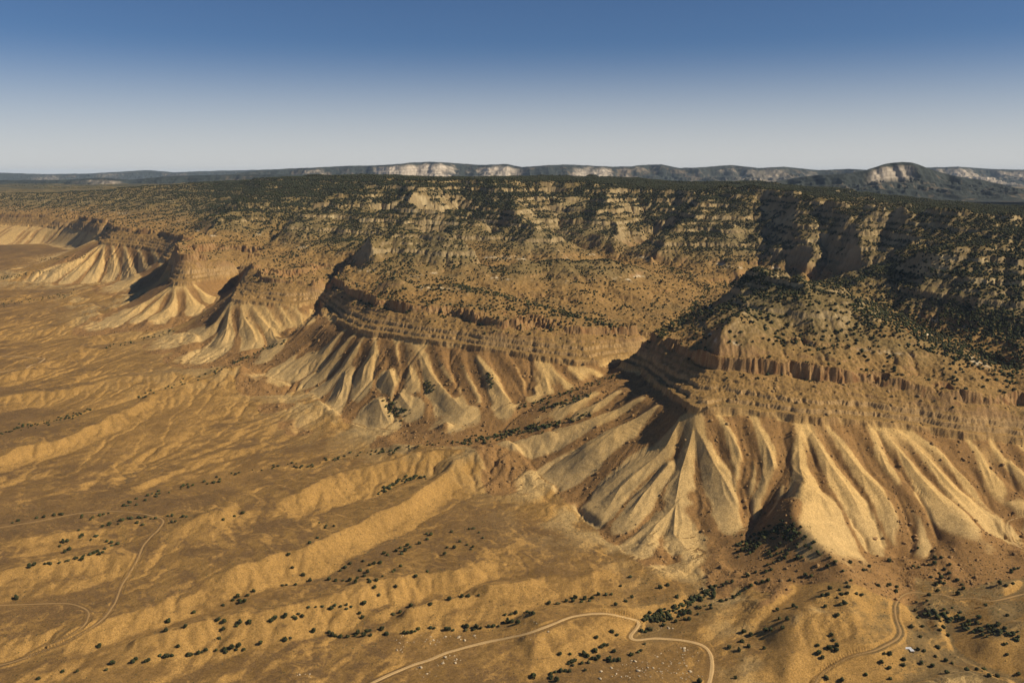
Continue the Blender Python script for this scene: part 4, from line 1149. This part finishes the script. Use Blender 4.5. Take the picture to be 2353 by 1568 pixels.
# brush belts along the washes (frame lines): more trees than anyone could list
BELT = [
 (70, 9, [(1353,950),(1300,967),(1229,982),(1180,992)]), (150, 12, [(1250,978),(1140,1003),(1060,1014)]), (70, 8, [(1069,1013),(976,1022),(862,1040),(799,1045),(710,1070),(596,1075)]),
 (40, 8, [(596,1075),(507,1103),(444,1112),(350,1140),(280,1160)]), (60, 7, [(871,1130),(928,1099),(977,1095)]), (45, 8, [(596,824),(532,834),(494,857),(456,867),(393,887),(342,903),(299,915)]),
 (60, 7, [(210,940),(157,960),(76,976),(0,993)]), (70, 7, [(1420,862),(1334,892),(1250,917),(1192,936)]), (60, 7, [(1357,905),(1300,925),(1243,942)]), (60, 16, [(895,930),(905,945),(930,950)]),
 (35, 14, [(980,880),(985,895)]), (30, 9, [(1120,860),(1128,885)]), (60, 8, [(0,700),(60,690),(120,683),(170,672)]), (40, 4, [(90,598),(140,592),(210,588)]), (50, 5, [(0,640),(60,630),(110,622)]),
 (300, 6, [(1020,650),(1100,668),(1200,690),(1340,732),(1420,752)]), (320, 14, [(1510,770),(1560,735),(1600,695),(1628,665)]), (160, 10, [(1628,665),(1570,628),(1480,603)]), (1100, 30, [(1960,700),(2060,730),(2180,790),(2340,850)]), (200, 9, [(1640,660),(1700,648),(1760,630)]), (600, 40, [(2150,700),(2250,735),(2350,775)]), (260, 12, [(1910,660),(1990,638),(2080,590)]), (120, 9, [(700,520),(760,560),(830,548)]),
 (150, 22, [(1700,1265),(1740,1240),(1790,1215),(1835,1230)]), (110, 10, [(1480,1425),(1560,1395),(1640,1350)]), (90, 24, [(2110,1400),(2220,1430),(2340,1470)]),
 (40, 6, [(400,757),(330,778),(240,800)]), (60, 6, [(656,783),(603,803),(532,838)]),
]
bp = []
for n, sp, L in BELT:
    a = np.array(L, float); s = np.concatenate([[0], np.cumsum(np.hypot(*np.diff(a, axis=0).T))])
    t = gv.uniform(0, s[-1], n)
    bp.append(np.stack([np.interp(t, s, a[:, 0]) + gv.normal(0, sp * .5, n), np.interp(t, s, a[:, 1]) + gv.normal(0, sp * .45, n)], 1))
bp = np.concatenate(bp)
bH = hit(bp[:, 0], bp[:, 1])
bH = bH[bH[:, 1] < 3200]

# woods of the high ground, thinned by slope, bed and aspect
N = 950000
cy = np.sqrt(gv.uniform(820 ** 2, 4700 ** 2, N)); cx = gv.uniform(-0.70, 0.70, N) * cy
keep = gv.uniform(0, 1, N) < on_sheet(WD, cx, cy) * np.where(cy < 1700, 1.0, 0.8)
cx, cy = cx[keep], cy[keep]
cz = zs(cx, cy)
cr = gv.uniform(1.0, 2.2, len(cx)) * np.where(cy > 2600, 1.25, 1.0)
print("woodland trees", len(cx), "singles", len(single))
wood = Bag()
nearm = cy < 1750
for msk, tm, jit in ((nearm, ICO1, 0.16), (~nearm, ICO0, 0.22)):
    V, F = lumps(cx[msk], cy[msk], cz[msk], cr[msk], cr[msk] * gv.uniform(1.5, 2.3, msk.sum()), tm, jit, gv)
    wood.add(V, F, leaf_cols(int(msk.sum()), gv))
rp = np.concatenate([tH[rest], bH]) if len(rest) else bH
rr = np.concatenate([tr[rest], gv.uniform(0.9, 2.0, len(bH))])
V, F = lumps(rp[:, 0], rp[:, 1], rp[:, 2], rr, rr * gv.uniform(1.3, 1.8, len(rr)), ICO1, 0.16, gv)
wood.add(V, F, leaf_cols(len(rr), gv, (0.036, 0.040, 0.015)))
wood.build("juniper_woodland", m_leaf, True, kind='stuff', label="dark green juniper and pinyon woodland dotted over mesa slopes and washes")

# sagebrush of the plain and the slopes
N = 330000
sx_y = np.sqrt(gv.uniform(480 ** 2, 1750 ** 2, N)); sx_x = gv.uniform(-0.66, 0.66, N) * sx_y
sq = on_sheet(MQ, sx_x, sx_y); ssl = on_sheet(slope.reshape(NR, NC), sx_x, sx_y)
pn = fbm(sx_x, sx_y, 120, 3, 701) + 0.7 * fbm(sx_x, sx_y, 22, 3, 703)
wash = sstep(8.0, 10.5, np.log(on_sheet(A_.reshape(NR, NC), sx_x, sx_y) + 1))
pk = np.where(sq < -46, 0.20 * sstep(-0.5, 0.7, pn) + 0.5 * wash * sstep(-0.2, 0.3, pn), 0.55 * sstep(-0.5, 0.5, pn)) * sstep(0.75, 0.3, ssl)
pk = np.clip(pk + 0.35 * on_sheet(lowr.reshape(NR, NC), sx_x, sx_y) * sstep(-0.4, 0.3, pn), 0, 1)
pk *= on_sheet(road_mask, sx_x, sx_y) < 0.05
k = gv.uniform(0, 1, N) < pk
sx_x, sx_y = sx_x[k], sx_y[k]
srr = gv.uniform(0.28, 0.75, len(sx_x))
OCT = (np.array([(1, 0, 0), (0, 1, 0), (-1, 0, 0), (0, -1, 0), (0, 0, 1.0)]), np.array([(0, 1, 4), (1, 2, 4), (2, 3, 4), (3, 0, 4)]))
V, F = lumps(sx_x, sx_y, zs(sx_x, sx_y), srr, srr * 2.2, OCT, 0.2, gv, 0.52)
sage = Bag(); sage.add(V, F, leaf_cols(len(srr), gv, (0.075, 0.064, 0.030)))
sage.build("sagebrush", m_brush, False, kind='stuff', label="small grey green sagebrush clumps spread over the plain")
print("sage", len(srr))

# fallen blocks and rubble
N = 260000
ry = np.sqrt(gv.uniform(700 ** 2, 1950 ** 2, N)); rx = gv.uniform(-0.66, 0.66, N) * ry
rq = on_sheet(MQ, rx, ry); rsl = on_sheet(slope.reshape(NR, NC), rx, ry); rrub = on_sheet(rub.reshape(NR, NC), rx, ry)
pn = fbm(rx, ry, 60, 3, 711)
pk = rrub * 0.35 + sstep(-50, -38, rq) * sstep(4, -8, rq) * sstep(1.3, 0.9, rsl) * (0.16 + 0.35 * sstep(0.0, 0.4, pn)) + sstep(8, 20, rq) * 0.04 * sstep(0.1, 0.4, pn)
k = gv.uniform(0, 1, N) < pk
rx, ry, rq, rrub = rx[k], ry[k], rq[k], rrub[k]
rs = 0.38 + gv.pareto(2.6, len(rx)) * 0.5; rs = np.minimum(rs, 2.4)
CUB = (np.array([(-1, -1, -.8), (1, -1, -.8), (1, 1, -.8), (-1, 1, -.8), (-.85, -.8, .8), (.9, -.85, .7), (.8, .9, .85), (-.9, .8, .75)]) * 0.75,
       np.array([(4, 5, 6), (4, 6, 7), (0, 1, 5), (0, 5, 4), (1, 2, 6), (1, 6, 5), (2, 3, 7), (2, 7, 6), (3, 0, 4), (3, 4, 7)]))
V, F = lumps(rx, ry, zs(rx, ry), rs, rs * gv.uniform(0.9, 1.7, len(rs)), CUB, 0.13, gv, 0.25)
rc = np.where((rrub > 0.3)[:, None], np.array([[0.215, 0.130, 0.056]]), np.array([[0.235, 0.155, 0.072]])) * gv.uniform(0.7, 1.3, (len(rx), 1))
rubb = Bag(); rubb.add(V, F, rc)
rubb.build("rubble", m_rock, False, kind='stuff', label="broken orange sandstone rubble below the cliffs and in the gullies")
print("rubble", len(rx), "veg %.1fs" % (time.time() - T0))
# ------------------------------------------------------------------ single things: junipers, pale boulders, the metal sheet
def crown_mesh(seed):
    g = np.random.default_rng(seed)
    b = Bag()
    n = 17
    for i in range(n):
        a = g.uniform(0, 2 * math.pi); rr = math.sqrt(g.uniform(0, 1)) * 0.62
        zz = g.uniform(0.28, 1.25) * (1 - 0.45 * rr)
        V, F = lumps(np.array([rr * math.cos(a)]), np.array([rr * math.sin(a)]), np.array([zz - 0.2]), np.array([g.uniform(0.26, 0.46)]),
                     np.array([g.uniform(0.40, 0.62)]), ICO1, 0.20, g, 0.0)
        b.add(V, F, leaf_cols(1, g, (0.034, 0.038, 0.014)))
    # loose sprays standing out of the crown
    k = 90
    a = g.uniform(0, 2 * math.pi, k); r_ = g.uniform(0.55, 0.95, k); z_ = g.uniform(0.25, 1.25, k) * (1.25 - 0.5 * r_)
    P = np.stack([r_ * np.cos(a), r_ * np.sin(a), z_], -1)
    V = P[:, None, :] + g.normal(0, 0.085, (k, 4, 3))
    b.add(V, np.array([(0, 1, 2), (0, 2, 3), (0, 3, 1), (1, 3, 2)]), leaf_cols(k, g, (0.040, 0.044, 0.017)))
    o = b.build("crown", m_leaf, False)
    me = o.data; bpy.data.objects.remove(o)
    return me

def trunk_mesh(seed):
    g = np.random.default_rng(seed)
    V, F = [], []
    def limb(p0, p1, r0, r1, n=6):
        p0, p1 = np.array(p0), np.array(p1)
        d = p1 - p0; d = d / np.linalg.norm(d); u = np.cross(d, [0.3, 0.9, 0.1]); u /= np.linalg.norm(u); w = np.cross(d, u)
        mid = (p0 + p1) / 2 + g.normal(0, 0.05, 3)
        s = len(V)
        for c_, r_ in ((p0, r0), (mid, (r0 + r1) / 2), (p1, r1)):
            for i in range(n):
                t_ = 2 * math.pi * i / n
                V.append(tuple(c_ + (u * math.cos(t_) + w * math.sin(t_)) * r_))
        for lv in range(2):
            for i in range(n):
                j = (i + 1) % n
                F.append((s + lv * n + i, s + lv * n + j, s + (lv + 1) * n + j, s + (lv + 1) * n + i))
    limb((0, 0, -0.25), (0.05, 0.02, 0.55), 0.13, 0.08)
    for i in range(4):
        a = i * 1.6 + g.uniform(0, 0.8)
        limb((0.03, 0.01, 0.2 + 0.07 * i), (0.5 * math.cos(a), 0.5 * math.sin(a), 0.75 + 0.1 * i), 0.06, 0.025)
    me = bpy.data.meshes.new("trunk"); me.from_pydata(V, [], F)
    set_color(me, "col", np.tile(np.array([[0.14, 0.095, 0.06]]), (len(V), 1)))
    return me

crowns = [crown_mesh(900 + i) for i in range(6)]
trunks = [trunk_mesh(950 + i) for i in range(3)]
for me in trunks: me.materials.append(m_bark)

ANCH = [(30,1222,"by the left end of the upper left track"),(145,1192,"along the straight upper left track"),(262,1203,"in the thick row under the upper left track"),(300,1182,"at the loop of the upper left track"),
 (395,1185,"right of the upper left track loop"),(160,1248,"on the brown slope under the upper left track"),(250,1250,"by the gully left of the winding track"),(205,1270,"in the row on the lower left terrace edge"),
 (110,1293,"at the left end of the lower left terrace"),(535,1185,"above the pale round mound"),(512,1430,"on the bench right of the lower left track"),(420,1445,"on the lower left scarp"),(500,1490,"in the thicket under the lower left scarp"),
 (385,1512,"in the row along the lower left wash"),(250,1530,"alone on the lower left flat"),(550,1378,"in the wash under the long scarp"),(650,1342,"at the foot of the long golden scarp"),(745,1207,"on the brown bench above the long scarp"),
 (800,1302,"on the open bench under the long scarp"),(845,1332,"in the grove at the brown bench tip"),(925,1262,"in the row climbing the brown bench"),(905,1312,"on the bench right of the grove"),(1060,1255,"on the rise left of the grey mounds"),
 (640,1420,"on the left face of the lower scarp"),(785,1395,"in the cluster topping the lower scarp"),(800,1458,"in the thicket at the wash bend"),(940,1450,"in the wash row under the crenulated scarp"),(1040,1442,"in the wash row left of the straight road"),
 (1130,1438,"in the wash row above the straight road"),(1215,1408,"beside the wash above the road"),(1285,1388,"in the row above the first road curve"),(1390,1372,"on the rocky flat under the front nose"),(1540,1350,"on the boulder slope above the belt"),
 (1510,1425,"in the dense belt above the road bend"),(1610,1395,"in the belt climbing to the front nose"),(1690,1350,"in the gully wood left of the spur"),(1485,1446,"inside the sharp road bend"),(1415,1456,"left of the sharp road bend"),
 (1385,1490,"in the clump under the road bend"),(1330,1520,"in the thicket at the bottom middle"),(1400,1515,"at the right end of the bottom thicket"),(1245,1555,"at the bottom edge under the road"),(1480,1478,"on the flat inside the road loop"),
 (1700,1490,"on the golden slope right of the road loop"),(1780,1410,"on the orange shelf left of the spur"),(1850,1300,"on the orange slope under the wooded spur"),(1810,1240,"in the wood on the spur's shaded side"),(1860,1225,"on the crest of the wooded spur"),
 (1780,1300,"in the lower wood left of the spur"),(1945,1345,"on the rocky nose of the spur"),(1935,1385,"on the shaded flank of the spur"),(1910,1470,"beside the foot of the lower spur"),(1900,1510,"left of the lower right track"),
 (2050,1345,"above the right track junction"),(2030,1510,"below the lower right track"),(2110,1495,"beside the metal sheet"),(2150,1300,"under the right hand spur"),(2190,1345,"in the scatter above the right track"),(2150,1365,"along the right track"),
 (2330,1320,"at the far right foot of the slope"),(2110,1430,"on the dark flat under the right track"),(2220,1420,"by the right hand gully"),(2290,1440,"on the far right slope"),(2170,1520,"along the gully at lower right"),(2260,1545,"in the lower right corner")]
ORD = "first second third fourth fifth sixth seventh eighth ninth tenth eleventh twelfth thirteenth fourteenth fifteenth sixteenth seventeenth eighteenth nineteenth twentieth".split()
sp = tp[single]
ai = np.argmin((sp[:, None, 0] - np.array([a[0] for a in ANCH])) ** 2 + (1.6 * (sp[:, None, 1] - np.array([a[1] for a in ANCH]))) ** 2, 1)
gj = random.Random(4)
first_tree = None
for k in range(len(ANCH)):
    mem = [i for i in range(len(single)) if ai[i] == k]
    mem.sort(key=lambda i: sp[i][0])
    rads = [tr[single[i]] for i in mem]
    for n_, i in enumerate(mem):
        j = single[i]
        r_ = float(tr[j]); x, y = float(tH[j][0]), float(tH[j][1]); z = float(zs(x, y))
        size = "large" if r_ > 2.05 else ("small" if r_ < 1.65 else "round")
        lab = f"{size} dark juniper {ANCH[k][2]}" + (f", {ORD[min(n_, 19)]} from left" if len(mem) > 1 else "")
        t = bpy.data.objects.new("juniper", None); scene.collection.objects.link(t)
        t.empty_display_size = 0.5
        t.location = (x, y, z - 0.1); t.rotation_euler = (0, 0, gj.uniform(0, 6.28))
        hgt = r_ * gj.uniform(0.9, 1.35)
        t.scale = (r_ * 1.1, r_ * 1.1, hgt * 1.1)
        t["label"] = lab; t["category"] = "tree"; t["group"] = "junipers scattered over the near plain"
        link("crown", crowns[gj.randrange(6)], parent=t)
        link("trunk", trunks[gj.randrange(3)], parent=t)

# pale boulders lying in patches beside the road, and a few big blocks in the gullies
def boulder_mesh(seed, tone=(0.46, 0.37, 0.25)):
    g = np.random.default_rng(seed)
    V, F = ICO1
    P = V * (1 + 0.10 * g.standard_normal((len(V), 1)))
    for i in range(9):                                       # broken flat faces
        n = g.standard_normal(3); n /= np.linalg.norm(n)
        d = P @ n; m = d > 0.62
        P[m] -= np.outer(d[m] - 0.62, n)
    P = P * np.array([1.25, 0.9, 0.62])
    me = bpy.data.meshes.new("boulder"); me.from_pydata([tuple(p) for p in P], [], [tuple(f) for f in F])
    set_color(me, "col", np.tile(np.array([tone]), (len(P), 1)) * g.uniform(0.85, 1.1, (len(P), 1)))
    return me
bmesh_ = [boulder_mesh(990 + i) for i in range(5)]
bmesh2 = [boulder_mesh(890 + i, (0.33, 0.205, 0.095)) for i in range(3)]
for me in bmesh_ + bmesh2: me.materials.append(m_rock)
PATCH = [
 ("pale boulder lying on the flat between wash thicket and straight road", (905,1093,1458,1505), 36, 1.0, lambda x, y: y < 1500 - (x - 905) * 0.18),
 ("pale boulder scattered just below the straight road", (951,1060,1500,1555), 22, 0.9, lambda x, y: y > 1535 - (x - 951) * 0.42),
 ("pale boulder beside the road above its long curve", (1192,1262,1426,1470), 14, 0.9, lambda x, y: True),
 ("pale boulder scattered on the flat enclosed by the road loop", (1370,1615,1482,1560), 86, 0.95, lambda x, y: y > 1540 - (x - 1370) * 0.30),
 ("pale small boulder on the grassy flat inside the sharp bend", (1515,1545,1436,1446), 6, 0.8, lambda x, y: True),
 ("pale boulder on the brown flat at the bottom centre left", (675,720,1545,1556), 6, 0.9, lambda x, y: True),
]
gb = np.random.default_rng(77)
def put_boulder(px, py, r_, lab, grp, tone=None):
    x, y, z = [float(v) for v in hit(px, py)[0]]
    if on_sheet(road_mask, x, y) > 0.1: return
    o = link("boulder", bmesh2[int(gb.integers(3))] if tone else bmesh_[int(gb.integers(5))])
    o.location = (x, y, z + 0.16 * r_); o.rotation_euler = (gb.uniform(-.2, .2), gb.uniform(-.2, .2), gb.uniform(0, 6.28)); o.scale = (r_, r_, r_)
    o["label"] = lab; o["category"] = "boulder"; o["group"] = grp
for lab, (x0, x1, y0, y1), n, r_, ok in PATCH:
    c_ = 0
    while c_ < n:
        px, py = gb.uniform(x0, x1), gb.uniform(y0, y1)
        if not ok(px, py): continue
        put_boulder(px, py, r_ * min(2.0, 0.55 + 0.45 * gb.pareto(2.5)), lab, lab.replace("pale ", "").replace("boulder", "boulders", 1)); c_ += 1
for px, py, r_, lab in [(2011,1237,3.2,"largest orange block in the gully under the front cliffs"),(2070,1203,2.4,"block at the head of the bouldery right gully"),(2091,1203,2.0,"block on the right bank of the bouldery gully"),
   (2103,1230,2.6,"twin block on the right side of the bouldery gully"),(2078,1247,2.2,"dark block in the bed of the bouldery gully"),(2107,1237,1.8,"smaller block below the twin block in the gully"),
   (1000,883,2.2,"lone block on the middle nose's shale slope")]:
    put_boulder(px, py, r_, lab, "fallen blocks in the gullies", 1)

# the sheet of metal beside the right-hand track
x, y, z = [float(v) for v in hit(2089.5, 1492.5)[0]]
t = bpy.data.objects.new("metal_sheet", None); scene.collection.objects.link(t)
t.location = (x, y, z); t["label"] = "pale L-shaped metal roof sheet lying beside the lower right dirt track"; t["category"] = "metal sheet"
m_met = bpy.data.materials.new("weathered_metal"); m_met.use_nodes = True
b_ = m_met.node_tree.nodes["Principled BSDF"]; b_.inputs["Base Color"].default_value = (0.62, 0.63, 0.66, 1); b_.inputs["Metallic"].default_value = 0.25; b_.inputs["Roughness"].default_value = 0.5
nz = m_met.node_tree.nodes.new("ShaderNodeTexNoise"); nz.inputs["Scale"].default_value = 0.9
mrn = m_met.node_tree.nodes.new("ShaderNodeMapRange"); mrn.inputs[3].default_value = 0.35; mrn.inputs[4].default_value = 0.7
m_met.node_tree.links.new(nz.outputs["Fac"], mrn.inputs[0]); m_met.node_tree.links.new(mrn.outputs[0], b_.inputs["Roughness"])
m_wd = bpy.data.materials.new("old_timber"); m_wd.use_nodes = True
m_wd.node_tree.nodes["Principled BSDF"].inputs["Base Color"].default_value = (0.16, 0.11, 0.065, 1)
def corrugated(x0, x1, y0, y1, z0, tilt):
    nx = int((x1 - x0) / 0.18); V = []; F = []
    for lv in (0, 0.03):
        for i in range(nx + 1):
            xx = x0 + (x1 - x0) * i / nx
            for yy in (y0, y1):
                V.append((xx, yy, z0 + lv + 0.05 * math.sin(i * 1.57) + tilt * (yy - y0)))
    h = 2 * (nx + 1)
    for i in range(nx):
        a = 2 * i
        F.append((h + a, h + a + 2, h + a + 3, h + a + 1)); F.append((a, a + 1, a + 3, a + 2))
        F.append((a, a + 2, h + a + 2, h + a)); F.append((a + 1, h + a + 1, h + a + 3, a + 3))
    me = bpy.data.meshes.new("panel"); me.from_pydata(V, [], F); return me
link("panel", corrugated(-3.6, 2.4, 0.6, 3.6, 0.85, 0.05), m_met, t)
link("panel", corrugated(-0.4, 2.9, -3.0, 0.55, 0.70, 0.06), m_met, t)
def plank(a, b, w, h):
    a, b = np.array(a), np.array(b); d = (b - a) / np.linalg.norm(b - a); s = np.cross(d, [0, 0, 1]); s = s / (np.linalg.norm(s) + 1e-9) * w / 2
    V = [tuple(p + q_ + np.array([0, 0, z_])) for p in (a, b) for q_ in (-s, s) for z_ in (0, h)]
    me = bpy.data.meshes.new("timber"); me.from_pydata(V, [], [(0, 1, 3, 2), (4, 6, 7, 5), (0, 4, 5, 1), (2, 3, 7, 6), (1, 5, 7, 3), (0, 2, 6, 4)]); return me
for a, b in (((-3.6, 0.7, -0.3), (2.8, 0.7, -0.3)), ((-3.6, 3.5, -0.3), (2.4, 3.5, -0.3)), ((-0.3, -2.9, -0.3), (2.8, -2.9, -0.3))):
    link("timber", plank(a, b, 0.3, 1.05), m_wd, t)
print("things %.1fs" % (time.time() - T0))
